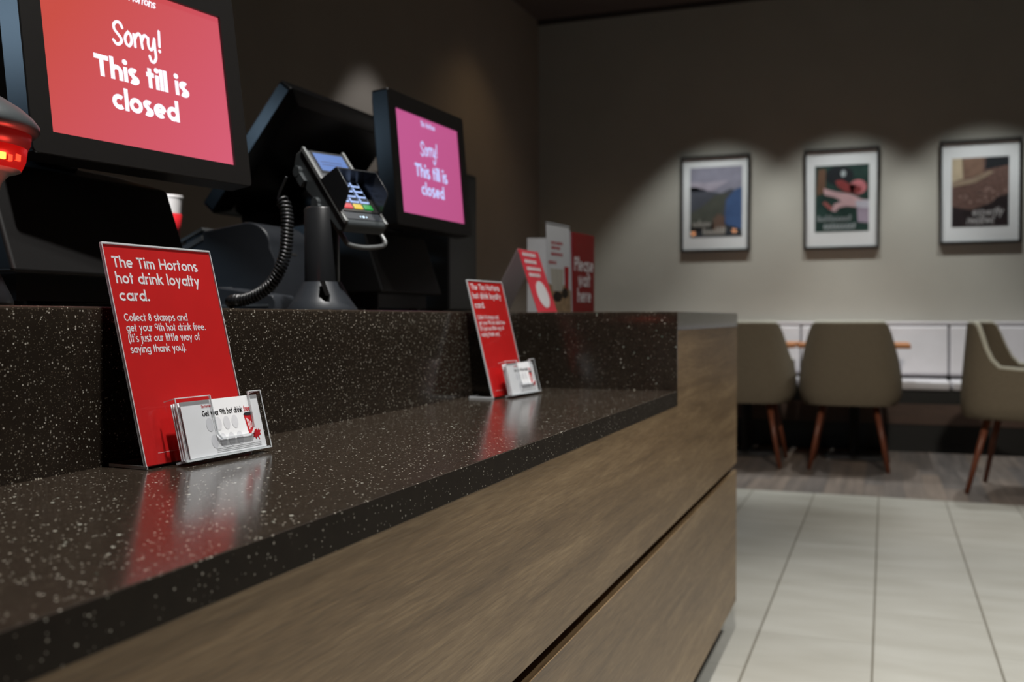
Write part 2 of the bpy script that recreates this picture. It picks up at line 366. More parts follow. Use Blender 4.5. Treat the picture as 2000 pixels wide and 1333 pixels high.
def face_axes(yaw, tilt):
    c, s = math.cos(yaw), math.sin(yaw)
    u = Vector((-s, c, 0)); n0 = Vector((c, s, 0)); z = Vector((0, 0, 1))
    v = z * math.cos(tilt) - n0 * math.sin(tilt); n = n0 * math.cos(tilt) + z * math.sin(tilt)
    return u, v, n

# ------------------------------------------------------------------ stroke lettering
def arc(cx, cy, rx, ry, a0, a1, n=14):
    return [(cx + rx * math.cos(R(a0 + (a1 - a0) * i / n)), cy + ry * math.sin(R(a0 + (a1 - a0) * i / n))) for i in range(n + 1)]
def glyph(ch, w):
    h = w / 2; q = 0.25; r = q - h
    A = []  # strokes; ('dot',x,y,rad) allowed
    if ch == ' ': return 0.24, []
    if ch == 'a': return 0.5, [arc(q, q, r, r, 0, 360, 28), [(0.5 - h, 0.5), (0.5 - h, 0)]]
    if ch == 'b': return 0.5, [arc(q, q, r, r, 0, 360, 28), [(h, 0.74), (h, 0)]]
    if ch == 'c': return 0.43, [arc(q, q, r, r, 48, 312, 24)]
    if ch == 'd': return 0.5, [arc(q, q, r, r, 0, 360, 28), [(0.5 - h, 0.74), (0.5 - h, 0)]]
    if ch == 'e': return 0.49, [[(h, q), (0.5 - h, q)], arc(q, q, r, r, 0, 312, 26)]
    if ch == 'f': return 0.3, [[(0.12, 0), (0.12, 0.58)] + arc(0.12 + 0.13, 0.58, 0.13, 0.165 - h, 180, 75, 8), [(0, 0.46), (0.28, 0.46)]]
    if ch == 'g': return 0.5, [arc(q, q, r, r, 0, 360, 28), [(0.5 - h, 0.5), (0.5 - h, -0.02)] + arc(q, -0.02, r, 0.2 - h, 0, -150, 12)]
    if ch in 'hn':
        t = 0.74 if ch == 'h' else 0.5
        return 0.44, [[(h, t), (h, 0)], arc(0.22, 0.28, 0.22 - h, 0.22 - h, 180, 0, 14) + [(0.44 - h, 0)]]
    if ch == 'i': return 0.14, [[(0.07, 0.5), (0.07, 0)], ('dot', 0.07, 0.66, w * 0.62)]
    if ch == 'j': return 0.14, [[(0.07, 0.5), (0.07, -0.08)] + arc(-0.04, -0.08, 0.11, 0.09, 0, -80, 6), ('dot', 0.07, 0.66, w * 0.62)]
    if ch == 'k': return 0.42, [[(h, 0.74), (h, 0)], [(0.38, 0.5), (h, 0.19)], [(0.15, 0.28), (0.41, 0)]]
    if ch == 'l': return 0.13, [[(0.065, 0.74), (0.065, 0)]]
    if ch == 'm':
        a = 0.19
        return 0.70, [[(h, 0.5), (h, 0)], arc(a, 0.31, a - h, a - h, 180, 0, 12) + [(2 * a - h, 0)], arc(a + 2 * a - w + 0.0, 0.31, a - h, a - h, 180, 0, 12) + [(4 * a - w - h, 0)]]
    if ch == 'o': return 0.5, [arc(q, q, r, r, 0, 360, 28)]
    if ch == 'p': return 0.5, [arc(q, q, r, r, 0, 360, 28), [(h, 0.5), (h, -0.21)]]
    if ch == 'r': return 0.27, [[(h, 0.5), (h, 0)], arc(0.22, 0.28, 0.22 - h, 0.22 - h, 180, 72, 8)]
    if ch == 's': return 0.36, [arc(0.18, 0.37, 0.155 - h * 0.5, 0.13 - h * 0.62, 35, 270, 14)[:-1] + arc(0.18, 0.13, 0.165 - h * 0.5, 0.13 - h * 0.62, 90, -145, 14)]
    if ch == 't': return 0.3, [[(0.13, 0.68), (0.13, 0)], [(0.0, 0.46), (0.29, 0.46)]]
    if ch == 'u': return 0.44, [[(h, 0.5)] + arc(0.22, 0.22, 0.22 - h, 0.22 - h, 180, 360, 14), [(0.44 - h, 0.5), (0.44 - h, 0)]]
    if ch == 'v': return 0.44, [[(h, 0.5), (0.22, 0.02), (0.44 - h, 0.5)]]
    if ch == 'w': return 0.68, [[(h, 0.5), (0.2, 0.03), (0.34, 0.46), (0.48, 0.03), (0.68 - h, 0.5)]]
    if ch == 'x': return 0.42, [[(h, 0.5), (0.42 - h, 0)], [(0.42 - h, 0.5), (h, 0)]]
    if ch == 'y': return 0.46, [[(h, 0.5), (0.24, 0.03)], [(0.46 - h, 0.5), (0.14, -0.21)]]
    if ch == 'T': return 0.5, [[(0, 0.7 - h), (0.5, 0.7 - h)], [(q, 0.7), (q, 0)]]
    if ch == 'H': return 0.58, [[(h, 0.7), (h, 0)], [(0.58 - h, 0.7), (0.58 - h, 0)], [(h, 0.36), (0.58 - h, 0.36)]]
    if ch == 'C': return 0.6, [arc(0.34, 0.35, 0.34 - h, 0.35 - h, 45, 315, 24)]
    if ch == 'G': return 0.66, [arc(0.34, 0.35, 0.34 - h, 0.35 - h, 45, 350, 26) + [(0.68 - h, 0.34), (0.38, 0.34)]]
    if ch == 'I': return 0.15, [[(0.075, 0.7), (0.075, 0)]]
    if ch == 'P': return 0.46, [[(h, 0.7), (h, 0)], [(h, 0.7 - h), (0.26, 0.7 - h)] + arc(0.26, 0.5, 0.2 - h, 0.2 - h, 90, -90, 10) + [(h, 0.3 + h)]]
    if ch == '8': return 0.46, [arc(0.23, 0.53, 0.19 - h, 0.17 - h, 0, 360, 20), arc(0.23, 0.2, 0.23 - h, 0.2 - h, 0, 360, 20)]
    if ch == '9': return 0.46, [arc(0.23, 0.48, 0.23 - h, 0.22 - h, 0, 360, 22), arc(0.1, 0.46, 0.36 - h, 0.46 - h, 0, -62, 8)]
    if ch == '.': return 0.16, [('dot', 0.08, w * 0.62, w * 0.62)]
    if ch == ',': return 0.16, [[(0.1, 0.06), (0.04, -0.12)]]
    if ch == "'": return 0.1, [[(0.05, 0.74), (0.05, 0.56)]]
    if ch == '!': return 0.16, [[(0.08, 0.7), (0.08, 0.2)], ('dot', 0.08, w * 0.62, w * 0.62)]
    if ch == '(': return 0.22, [arc(0.3, 0.27, 0.24, 0.5, 120, 240, 10)]
    if ch == ')': return 0.22, [arc(-0.08, 0.27, 0.24, 0.5, 60, -60, 10)]
    return 0.3, []
def ribbon(mb, pts, w, put, mi=0, round_ends=False):
    h = w / 2; pts = [Vector((p[0], p[1])) for p in pts]
    pts = [p for i, p in enumerate(pts) if i == 0 or (p - pts[i - 1]).length > 1e-6]
    n = len(pts); closed = (pts[0] - pts[-1]).length < 1e-5 and n > 3
    if closed: pts = pts[:-1]; n -= 1
    L = []; Rr = []
    for i in range(n):
        a = pts[(i - 1) % n] if closed or i > 0 else None; b = pts[(i + 1) % n] if closed or i < n - 1 else None
        d1 = (pts[i] - a).normalized() if a is not None else None; d2 = (b - pts[i]).normalized() if b is not None else None
        if d1 is None: d1 = d2
        if d2 is None: d2 = d1
        n1 = Vector((-d1.y, d1.x)); n2 = Vector((-d2.y, d2.x)); mm = (n1 + n2)
        if mm.length < 1e-3: mm = n1.copy()
        mm.normalize(); k = h / max(0.45, mm.dot(n1))
        L.append(pts[i] + mm * k); Rr.append(pts[i] - mm * k)
    vs = [put(p.x, p.y) for p in L] + [put(p.x, p.y) for p in Rr]
    m = n if closed else n - 1
    mb.add(vs, [(i, (i + 1) % n, n + (i + 1) % n, n + i) for i in range(m)], mi)
    if round_ends and not closed:
        for e, q in ((0, 1), (n - 1, n - 2)):
            d = (pts[e] - pts[q]).normalized(); a0 = math.atan2(d.y, d.x)
            mb.poly([put(pts[e].x + h * math.cos(a0 + t), pts[e].y + h * math.sin(a0 + t)) for t in [(-PI / 2 + PI * j / 8) for j in range(9)]], mi)
def dot(mb, x, y, r, put, mi=0, n=14, ry=None):
    ry = ry or r
    mb.poly([put(x + r * math.cos(2 * PI * j / n), y + ry * math.sin(2 * PI * j / n)) for j in range(n)], mi)
def text(mb, s, x0, x1, base, em, w, put, mi=0, track=0.055, shear=0.0, rnd=False):
    """lay the string out between x0 and x1 with its baseline at base"""
    sh = 0.07
    tot = sum(glyph(c, w)[0] + track for c in s) - track
    kx = (x1 - x0) / tot; x = 0
    for c in s:
        adv, st = glyph(c, w)
        for g in st:
            if g[0] == 'dot':
                dot(mb, x0 + (x + g[1] + shear * g[2]) * kx, base + g[2] * em, g[3] * kx, put, mi, ry=g[3] * em)
            else:
                pts = [(x0 + (x + a + shear * b) * kx, base + b * em) for a, b in g]
                ribbon(mb, pts, w * (kx + em) / 2, put, mi, rnd)
        x += adv + track
def smooth_path(pts, k=6):
    P = [Vector(p) for p in pts]; out = []
    for i in range(len(P) - 1):
        p0 = P[max(0, i - 1)]; p1 = P[i]; p2 = P[i + 1]; p3 = P[min(len(P) - 1, i + 2)]
        for j in range(k):
            t = j / k
            out.append(0.5 * ((2 * p1) + (p2 - p0) * t + (2 * p0 - 5 * p1 + 4 * p2 - p3) * t * t + (3 * p1 - p0 - 3 * p2 + p3) * t ** 3))
    out.append(P[-1]); return out
def plane_put(o, u, v, n, off):
    o = Vector(o)
    return lambda a, b: o + u * a + v * b + n * off

# ================================================================== SETTING
X0, X1, Y0, Y1 = WALL_X, 3.6, -2.6, WALL_Y
TILE_Y = 5.316
g = MB(); ox, oy = -0.0255, 2.91
g.box(X0 - ox, X1 - ox, Y0 - oy, TILE_Y - oy, -0.05, 0)
struct(obj('floor', g, M['tile'], loc=(ox, oy, 0)))
g = MB(); g.box(X0, X1, TILE_Y, Y1, -0.05, 0)
struct(obj('floor_2', g, M['plank']))
g = MB(); g.box(X0 - 0.1, X0, Y0, Y1, 0, CEIL); struct(obj('wall_left', g, M['wall_dark']))
g = MB(); g.box(X0 - 0.1, X1, Y1, Y1 + 0.1, 0, CEIL); struct(obj('wall_back', g, M['wall']))
g = MB(); g.box(X1, X1 + 0.1, Y0, Y1 + 0.1, 0, CEIL); struct(obj('wall_right', g, M['wall_far']))
g = MB(); g.box(X0 - 0.1, X1 + 0.1, Y0 - 0.1, Y0, 0, CEIL); struct(obj('wall_front', g, M['wall_far']))
g = MB(); g.box(X0 - 0.1, X1 + 0.1, Y0 - 0.1, Y1 + 0.1, CEIL, CEIL + 0.1); struct(obj('ceiling', g, M['ceil']))
g = MB(); g.box(X0, X1, Y1 - 0.03, Y1, CEIL - 0.035, CEIL); struct(obj('trim_1', g, M['ceil_trim']))

# ================================================================== COUNTER
FX, BX = -0.404, -0.7555           # front plane, riser plane
ZL, ZT = 0.767, 0.933              # ledge height, upper top height
SL = 0.0305                        # slab thickness
YS, YP, YE = -1.6, 2.019, 2.90     # start, end of the ledge pocket, end of the counter
BACK = -1.42
ct = thing('service_counter', (-0.9, 0.65, 0), 'long dark-topped service counter with wood-look front panels running to the dining area', 'counter')
def cobj(name, g, m, **k):
    g.v = [(x + 0.9, y - 0.65, z) for x, y, z in g.v]; return obj(name, g, m, parent=ct, **k)
# front wood: upper panel with the raised end block, lower panel
g = MB()
prof = [(YS, 0.4952), (YE, 0.4952), (YE, ZT - 0.0395), (YP + 0.004, ZT - 0.0395), (YP + 0.004, ZL - SL), (YS, ZL - SL)]
g.prism(prof, lambda a, b, t: (t, a, b), FX - 0.02, FX)
cobj('upper_front_panel', g, M['panel'])
g = MB(); g.box(FX - 0.02, FX, YS, YE, 0.0883, 0.4735); cobj('lower_front_panel', g, M['panel'])
g = MB(); g.box(BACK, FX - 0.02, YE - 0.02, YE, 0.0883, ZT - 0.0395); cobj('end_panel', g, M['panel'])
g = MB(); g.box(BACK, FX - 0.021, YS, YE - 0.021, 0.0883, ZL - SL - 0.001); g.box(BACK, BX - 0.021, YS, YE - 0.021, ZL - SL, ZT - 0.040); g.box(BX - 0.02, FX - 0.021, YP + 0.021, YE - 0.021, ZL - SL, ZT - 0.040)
cobj('carcass', g, M['groove'])
g = MB(); g.box(BACK + 0.05, FX - 0.045, YS, YE - 0.10, 0, 0.0883); cobj('plinth', g, M['plinth'])
wt = thing('counter_worktop', (-0.9, 0.65, 0.933), 'dark speckled stone worktop stepping down to a lower front ledge', 'worktop')
def wobj(name, g, **k):
    g.v = [(x + 0.9, y - 0.65, z - 0.933) for x, y, z in g.v]; return obj(name, g, M['speckle'], parent=wt, **k)
g = MB(); g.box(BX, FX - 0.001, YS, YP, ZL - SL, ZL); wobj('ledge', g)
g = MB(); g.box(FX - 0.001, FX + 0.001, YS, YP, ZL - SL, ZL); g.v = [(x + 0.9, y - 0.65, z - 0.933) for x, y, z in g.v]; obj('ledge_edge', g, M['speckle_edge'], parent=wt, bevel=0.0006)
g = MB(); g.box(BX - 0.02, BX, YS, YP + 0.02, ZL - SL, ZT - 0.039); wobj('riser', g)
g = MB(); g.box(BX, FX + 0.0005, YP, YP + 0.004, ZL - SL, ZT - 0.039); wobj('end_riser', g)
g = MB()
def top_ring(d): return [(BACK, YS), (BX - d, YS), (BX - d, YP + d), (FX + 0.001 - d, YP + d), (FX + 0.001 - d, YE - d), (BACK, YE - d)]
er = 0.004; lay = [(0, ZT - 0.039)] + [(er * (1 - math.cos(R(a))), ZT - er + er * math.sin(R(a))) for a in (0, 22, 45, 68, 90)]
vs = [(x, y, z) for d, z in lay for x, y in top_ring(d)]; nl = len(lay)
g.add(vs, [(i * 6 + j, i * 6 + (j + 1) % 6, (i + 1) * 6 + (j + 1) % 6, (i + 1) * 6 + j) for i in range(nl - 1) for j in range(6)] + [tuple(range(6))[::-1], tuple((nl - 1) * 6 + j for j in range(6))])
wobj('upper_top', g, auto=35)

# ================================================================== LOYALTY SIGNS
def loyalty_sign(o, yaw, tilt, W, H, label, card_labels):
    u, v, n = face_axes(yaw, tilt)
    o = Vector(o)
    root = thing('loyalty_sign', o, label, 'sign', 'red loyalty card signs on the counter ledge')
    L = lambda p: p            # local frame is translated only
    O = Vector((0, 0, 0)); T = 0.0010
    back = Vector((-u.y, u.x, 0)) * 1.0     # horizontal direction to the back of the sign (-X side)
    if back.x > 0: back = -back
    # bent acrylic: front sheet + foot
    g = MB()
    g.obox(O, u, v, n, 0, W, 0.002, H, -T, 0, 0)
    g.obox(O, u, v, n, -0.0006, 0.0006, 0.002, H, -T - 0.0020, 0.0003, 1)
    g.obox(O, u, v, n, W - 0.0006, W + 0.0006, 0.002, H, -T - 0.0020, 0.0003, 1)
    g.obox(O, u, v, n, 0, W, H, H + 0.0016, -T - 0.0020, 0.0003, 1)
    g.obox(O, u, v, n, 0, W, 0.0475, H, -T - 0.0018, -T - 0.0010, 0)
    obj('front_sheet', g, [M['clear'], M['edge']], root)
    g = MB(); z = Vector((0, 0, 1))
    g.obox(O, u, back, z, 0, W, -0.001, 0.052, -0.0002, 0.0024, 0)
    g.obox(O, u, back, z, -0.0006, 0.0006, -0.001, 0.052, -0.0004, 0.0027, 1)
    g.obox(O, u, back, z, W - 0.0006, W + 0.0006, -0.001, 0.052, -0.0004, 0.0027, 1)
    g.obox(O, u, back, z, 0, W, 0.052, 0.0526, -0.0004, 0.0027, 1)
    obj('foot', g, [M['clear'], M['edge']], root)
    g = MB(); g.obox(O, u, v, n, 0.0012, W - 0.0004, 0.003, H - 0.0004, -T - 0.0008, -T - 0.0003)
    ins = obj('printed_insert', g, M['red_paper'], root)
    pt = plane_put(O, u, v, n, -T + 0.0004 - 0.0004)
    pt = plane_put(O, u, v, n, -T - 0.0001)
    g = MB(); em = 0.0174; k = W / 0.1577
    text(g, 'The Tim Hortons', 0.0100, 0.1330, 0.2131, em, 0.118, pt)
    text(g, 'hot drink loyalty', 0.0105, 0.1315, 0.1957, em, 0.118, pt)
    text(g, 'card.', 0.0105, 0.0515, 0.1769, em, 0.118, pt)
    obj('heading_lettering', g, M['white_ink'], ins, label='white heading'); g = MB()
    em = 0.0119
    text(g, 'Collect 8 stamps and', 0.0112, 0.1010, 0.1549, em, 0.108, pt)
    text(g, 'get your 9th hot drink free.', 0.0112, 0.1262, 0.1438, em, 0.108, pt)
    text(g, "(It's just our little way of", 0.0112, 0.1145, 0.1325, em, 0.108, pt)
    text(g, 'saying thank you).', 0.0112, 0.0896, 0.1208, em, 0.108, pt)
    obj('body_lettering', g, M['white_ink'], ins, label='white smaller wording'); g = MB()
    x = 0.020
    while x < 0.062:                       # line of illegible small print at the foot
        d = random.uniform(0.001, 0.003); g.poly([pt(x, 0.0140), pt(x + d, 0.0140), pt(x + d, 0.0146), pt(x, 0.0146)]); x += d + 0.0008
    obj('small_print', g, M['white_ink'], ins, label='line of tiny white print')
    # clear card box on the front
    a0, a1, b0, b1, c0, c1 = 0.0295, 0.1640, -0.0020, 0.0650, 0.0105, 0.0235
    w_ = 0.0022
    g = MB()
    g.obox(O, u, v, n, a0, a1, b0, b0 + w_, c0, c1, 1)                       # floor
    g.obox(O, u, v, n, a0, a0 + w_, b0, b1, c0, c1, 0)                       # left side
    g.obox(O, u, v, n, a1 - w_, a1, b0, b1, c0, c1, 0)                       # right side
    # front plate with a wide thumb notch
    na, nb_, nc = a0 + 0.0525, b0 + 0.019, a1 - 0.0205
    prof = [(a0, b0), (a1, b0), (a1, b1), (nc, b1), (nc - 0.001, nb_ + 0.006), (nc - 0.006, nb_), (na + 0.006, nb_), (na + 0.001, nb_ + 0.006), (na, b1), (a0, b1)]
    g.prism(prof, lambda a, b, t: O + u * a + v * b + n * t, c1, c1 + w_, 0)
    # bright polished rims
    rim = [(a0, b1), (na, b1), (na + 0.001, nb_ + 0.006), (na + 0.006, nb_), (nc - 0.006, nb_), (nc - 0.001, nb_ + 0.006), (nc, b1), (a1, b1)]
    P3 = lambda a, b, t: O + u * a + v * b + n * t
    for (p, q) in zip(rim[:-1], rim[1:]):
        d = Vector((q[0] - p[0], q[1] - p[1])); nn = Vector((-d.y, d.x)).normalized() * 0.0005
        vs = [P3(p[0] + s * nn.x, p[1] + s * nn.y, t) for t in (c1 - 0.0001, c1 + w_ + 0.0001) for s in (-1, 1)] + [P3(q[0] + s * nn.x, q[1] + s * nn.y, t) for t in (c1 - 0.0001, c1 + w_ + 0.0001) for s in (-1, 1)]
        g.add(vs, [(0, 1, 3, 2), (4, 6, 7, 5), (0, 4, 5, 1), (2, 3, 7, 6), (0, 2, 6, 4), (1, 5, 7, 3)], 1)
    for aa in (a0, a1 - 0.0012): g.obox(O, u, v, n, aa, aa + 0.0012, b0, b1, c1 + w_ - 0.0004, c1 + w_ + 0.0003, 1)
    for aa in (a0, a1 - w_): g.obox(O, u, v, n, aa, aa + w_, b1 - 0.0006, b1 + 0.0002, c0, c1, 1)
    g.obox(O, u, v, n, a0, a1, b0 - 0.0003, b0 + 0.0008, c1 - 0.0004, c1 + w_ + 0.0003, 1)
    obj('card_box', g, [M['clear'], M['edge']], root, label='clear acrylic card box')
    # cards standing in the box
    for i, (lab, grp) in enumerate(card_labels):
        c = c1 - 0.0012 - i * 0.0023 - (0.0005 if i else 0)
        s0 = a0 + 0.0095 - (i * 0.0007 if i else 0); cw, chh = 0.1205, 0.0605
        b_ = b0 + w_ + 0.0003
        co = o + u * s0 + v * b_ + n * c
        card = thing('loyalty_card', co, lab, 'card', grp)
        g = MB(); lean = 0.0
        g.obox(O, u, v, n, 0, cw, 0, chh, -0.0009, 0); obj('card_stock', g, M['paper'], card)
        if i == 0:
            pc = plane_put(O, u, v, n, 0.0002); pc2 = plane_put(O, u, v, n, 0.0003); pc3 = plane_put(O, u, v, n, 0.0004)
            g = MB(); text(g, 'Get your 9th hot drink', 0.0290, 0.0915, 0.0425, 0.0092, 0.125, pc)
            obj('heading', g, M['black_ink'], card, label='black heading'); g = MB()
            for k2 in range(3): g.poly([pc(0.040, 0.0060 - k2 * 0.0018), pc(0.112, 0.0060 - k2 * 0.0018), pc(0.112, 0.0057 - k2 * 0.0018), pc(0.040, 0.0057 - k2 * 0.0018)])
            obj('small_print', g, M['black_ink'], card, label='thin lines of small print')
            g = MB(); text(g, 'free', 0.0945, 0.1050, 0.0425, 0.0092, 0.125, pc); obj('red_word', g, M['red_ink'], card, label='red word'); g = MB(); text(g, 'Tim Hortons', 0.0290, 0.0445, 0.0520, 0.0042, 0.11, pc, shear=0.3)
            obj('red_logo', g, M['red_ink'], card, label='small red script logo'); g = MB()
            # cup body and leaf
            g.poly([pc(0.0925, 0.0395), pc(0.1085, 0.0395), pc(0.1055, 0.0170), pc(0.0955, 0.0170)])
            obj('printed_cup', g, M['red_ink'], card, label='red printed cup'); g = MB()
            leaf = [(0, 1), (.18, .62), (.42, .74), (.36, .36), (.78, .52), (.68, .26), (1, .14), (.62, -.12), (.66, -.38), (.1, -.26), (.06, -.8), (-.06, -.8), (-.1, -.26), (-.66, -.38), (-.62, -.12), (-1, .14), (-.68, .26), (-.78, .52), (-.36, .36), (-.42, .74), (-.18, .62)]
            lp = [(0.1085 + 0.0078 * (a * 0.92 - b * 0.38), 0.0150 + 0.0085 * (b * 0.92 + a * 0.38)) for a, b in leaf]
            for k2 in range(len(lp)): g.poly([pc2(0.1085, 0.0150), pc2(*lp[k2]), pc2(*lp[(k2 + 1) % len(lp)])])
            obj('printed_leaf', g, M['red_ink'], card, label='red printed leaf')
            g = MB()
            for rr_ in range(2):
                for k2 in range(4): dot(g, 0.0370 + k2 * 0.0132 + rr_ * 0.003, 0.0330 - rr_ * 0.0185, 0.0052, pc, ry=0.0076)
            obj('stamp_circles', g, M['grey_ink'], card, label='two rows of grey stamp circles')
            g = MB(); dot(g, 0.1005, 0.0397, 0.0082, pc3, ry=0.0020)
            obj('cup_lid_print', g, M['charcoal'], card, label='dark rim of printed cup')
            g = MB()
            for k2 in range(4):
                g.poly([pc2(0.0955 + k2 * 0.0025, 0.0350 - k2 * 0.002), pc2(0.0968 + k2 * 0.0025, 0.0350 - k2 * 0.002), pc2(0.0985 + k2 * 0.0018, 0.0215 + k2 * 0.001), pc2(0.0976 + k2 * 0.0018, 0.0215 + k2 * 0.001)])
            obj('cup_streaks_print', g, M['white_ink'], card, label='white streaks on printed cup')
    return root
gA = 'card edges behind the front card of the near sign'
loyalty_sign((-0.6963, 0.7877, 0.768), R(-4.34), R(14.47), 0.1577, 0.2381,
    'near red loyalty sign in clear acrylic holder, sharp white lettering, on the speckled ledge',
    [('white loyalty card with red cup print at front of the near sign\'s card box', 'loyalty cards in the near sign')] +
    [('blank white card standing behind the printed card in the near sign\'s box', gA)] * 4)
gB = 'card edges behind the front card of the far sign'
loyalty_sign((-0.6885, 1.7050, 0.768), R(-4.58), R(13.9), 0.1500, 0.2310,
    'far blurred red loyalty sign in clear holder near the end of the ledge',
    [('white loyalty card at front of the far blurred sign\'s card box', 'loyalty cards in the far sign')] +
    [('blank white card standing behind the front card in the far sign\'s box', gB)] * 3)

# ================================================================== TILLS
SORRY = [[(0.124, 0.1648), (0.121, 0.1704), (0.1155, 0.1705), (0.1109, 0.1661), (0.1109, 0.1598), (0.1154, 0.1547), (0.1203, 0.1496), (0.1207, 0.1449), (0.1164, 0.1404), (0.1118, 0.1399), (0.1079, 0.1441)],
 [(0.1332, 0.1609), (0.1284, 0.1548), (0.1272, 0.1482), (0.1297, 0.1427), (0.134, 0.1427), (0.1375, 0.1492), (0.1371, 0.1571), (0.1332, 0.1609)],
 [(0.1422, 0.16), (0.1431, 0.1522), (0.143, 0.1433)], [(0.1432, 0.153), (0.147, 0.1604), (0.1512, 0.1631), (0.1529, 0.1611)],
 [(0.1539, 0.1614), (0.1544, 0.1534), (0.1552, 0.1442)], [(0.1548, 0.1535), (0.1587, 0.1613), (0.1619, 0.1634), (0.1642, 0.1616)],
 [(0.1665, 0.1613), (0.1658, 0.1514), (0.1684, 0.1455), (0.1727, 0.1482), (0.177, 0.1615)], [(0.1771, 0.1624), (0.1768, 0.1492), (0.1772, 0.1361), (0.1732, 0.1287), (0.1683, 0.1292), (0.1662, 0.1352)],
 [(0.1868, 0.1756), (0.186, 0.163), (0.1854, 0.1538)]]
def till(p0, yaw, tilt, yc, xb, label, scol, tmat, bodyw):
    p0 = Vector(p0); base = Vector((xb, yc, ZT))
    root = thing('till', base, label, 'till', 'tills on the upper counter')
    u, v, n = face_axes(yaw, tilt); O = p0 - base
    W, H = 0.3045, 0.2273
    P3 = lambda a, b, t: O + u * a + v * b + n * t
    a0, a1, b0, b1 = -0.030, 0.335, -0.0290, 0.264
    g = MB()   # display housing with a recessed bezel opening
    def rr(x0, x1, y0, y1, r, k=5):
        pts = []
        for cx, cy_, s in ((x1 - r, y1 - r, 0), (x0 + r, y1 - r, 90), (x0 + r, y0 + r, 180), (x1 - r, y0 + r, 270)):
            pts += [(cx + r * math.cos(R(s + 90 * j / k)), cy_ + r * math.sin(R(s + 90 * j / k))) for j in range(k + 1)]
        return pts
    out = rr(a0, a1, b0, b1, 0.006)
    inn = rr(0, W, 0, H, 0.0006)
    rings = [(out, 0.0025), ([(x * 0.994 + 0.15 * 0.006, y * 0.994 + 0.11 * 0.006) for x, y in out], 0.0045), (inn, 0.0045), (inn, 0.0002)]
    n_ = len(out); vs = []; fs = []
    for ring, t in rings: vs += [P3(a, b, t) for a, b in ring]
    for i in range(len(rings) - 1):
        for j in range(n_): fs.append((i * n_ + j, i * n_ + (j + 1) % n_, (i + 1) * n_ + (j + 1) % n_, (i + 1) * n_ + j))
    g.add(vs, fs)
    g.prism(out, P3, -0.034, 0.0025, cap=False)
    bk = [(x * 0.9 + 0.0152, y * 0.9 + 0.0118) for x, y in out]
    vs = [P3(a, b, -0.034) for a, b in out] + [P3(a, b, -0.046) for a, b in bk]
    g.add(vs, [(j, (j + 1) % n_, n_ + (j + 1) % n_, n_ + j) for j in range(n_)] + [tuple(range(n_, 2 * n_))])
    disp = obj('customer_display', g, M['bezel'], root, auto=35)
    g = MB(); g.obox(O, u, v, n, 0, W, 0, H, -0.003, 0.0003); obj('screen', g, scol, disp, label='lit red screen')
    pt = plane_put(O, u, v, n, 0.0007); g = MB()
    text(g, 'This till is', 0.0735, 0.2305, 0.0893, 0.0416, 0.150, pt, track=0.03)
    text(g, 'closed', 0.0960, 0.2085, 0.0490, 0.0416, 0.150, pt, track=0.03)
    obj('screen_message', g, tmat, disp, label='white message lettering'); g = MB()
    for s_ in SORRY: ribbon(g, smooth_path([(a, b, 0) for a, b in s_], 5), 0.0044, pt, round_ends=True)
    dot(g, 0.1849, 0.1468, 0.0027, pt)
    obj('screen_script', g, tmat, disp, label='white hand-lettered word'); g = MB()
    text(g, 'Tim Hortons', 0.1150, 0.1850, 0.2080, 0.0165, 0.125, pt, track=0.02, shear=0.25, rnd=True)
    ribbon(g, [(0.1600, 0.2195), (0.1660, 0.2190)], 0.0014, pt)
    obj('screen_logo', g, tmat, disp, label='white script logo')
    # base unit with sloping front
    g = MB(); hw = bodyw / 2
    prof = [(0.075, 0.043), (0.028, 0.180), (-0.06, 0.205), (-0.20, 0.190), (-0.23, 0.043)]
    g.prism(prof, lambda a, b, t: Vector((a, t, b)), -hw, hw); obj('base_unit', g, M['black'], root, bevel=0.006, seg=3)
    g = MB(); g.box(-0.20, 0.045, -hw + 0.03, hw - 0.03, 0.010, 0.046); obj('recessed_foot_plate', g, M['black_satin'], root)
    for sx_ in (-0.17, 0.02):
        for sy_ in (-hw + 0.05, hw - 0.05):
            g = MB(); g.lathe([(0.012, 0), (0.014, 0.002), (0.014, 0.0101)], (sx_, sy_, 0), 14); obj('rubber_foot', g, M['black_satin'], root)
    # neck carrying the customer display
    c_ = P3(W / 2, H * 0.38, -0.040)
    g = MB(); g.tube([(-0.03, 0, 0.19), (-0.05, 0, 0.25), (c_.x - 0.03, c_.y, c_.z), (c_.x + 0.004, c_.y, c_.z)], 0.032, 14); obj('display_neck', g, M['black'], root, smooth=True)
    # operator screen, turned away and tilted
    top = Vector((-1.24, yc, 1.435)) - base; bot = Vector((-1.49, yc, 1.126)) - base
    oy_ = Vector((0, 0.100, 0)); top += oy_; bot += oy_
    vv = (top - bot).normalized(); uu = Vector((0, 1, 0)); nn = uu.cross(vv).normalized()
    Lh = (top - bot).length; hw2 = 0.250
    prof = rr(-hw2, hw2, 0.05, Lh, 0.010)
    Q3 = lambda a, b, t: bot + uu * a + vv * b + nn * t
    sgn = 1 if nn.x > 0 else -1
    g = MB(); g.prism(prof, Q3, -0.034 * sgn, 0.0); 
    n2 = len(prof); bk = [(a * 0.86, (b - 0.2) * 0.86 + 0.2) for a, b in prof]
    g.add([Q3(a, b, 0.0) for a, b in prof] + [Q3(a, b, 0.014 * sgn) for a, b in bk], [(j, (j + 1) % n2, n2 + (j + 1) % n2, n2 + j) for j in range(n2)] + [tuple(range(n2, 2 * n2))])
    opd = obj('operator_display', g, M['black_satin'], root, bevel=0.003)
    g = MB(); g.obox(bot, uu, vv, nn, -hw2 + 0.02, hw2 - 0.02, 0.08, Lh - 0.02, -0.0346 * sgn, -0.0336 * sgn); obj('operator_screen', g, M['black_satin'], opd)
    hp = bot + vv * 0.16 + nn * 0.014 * sgn
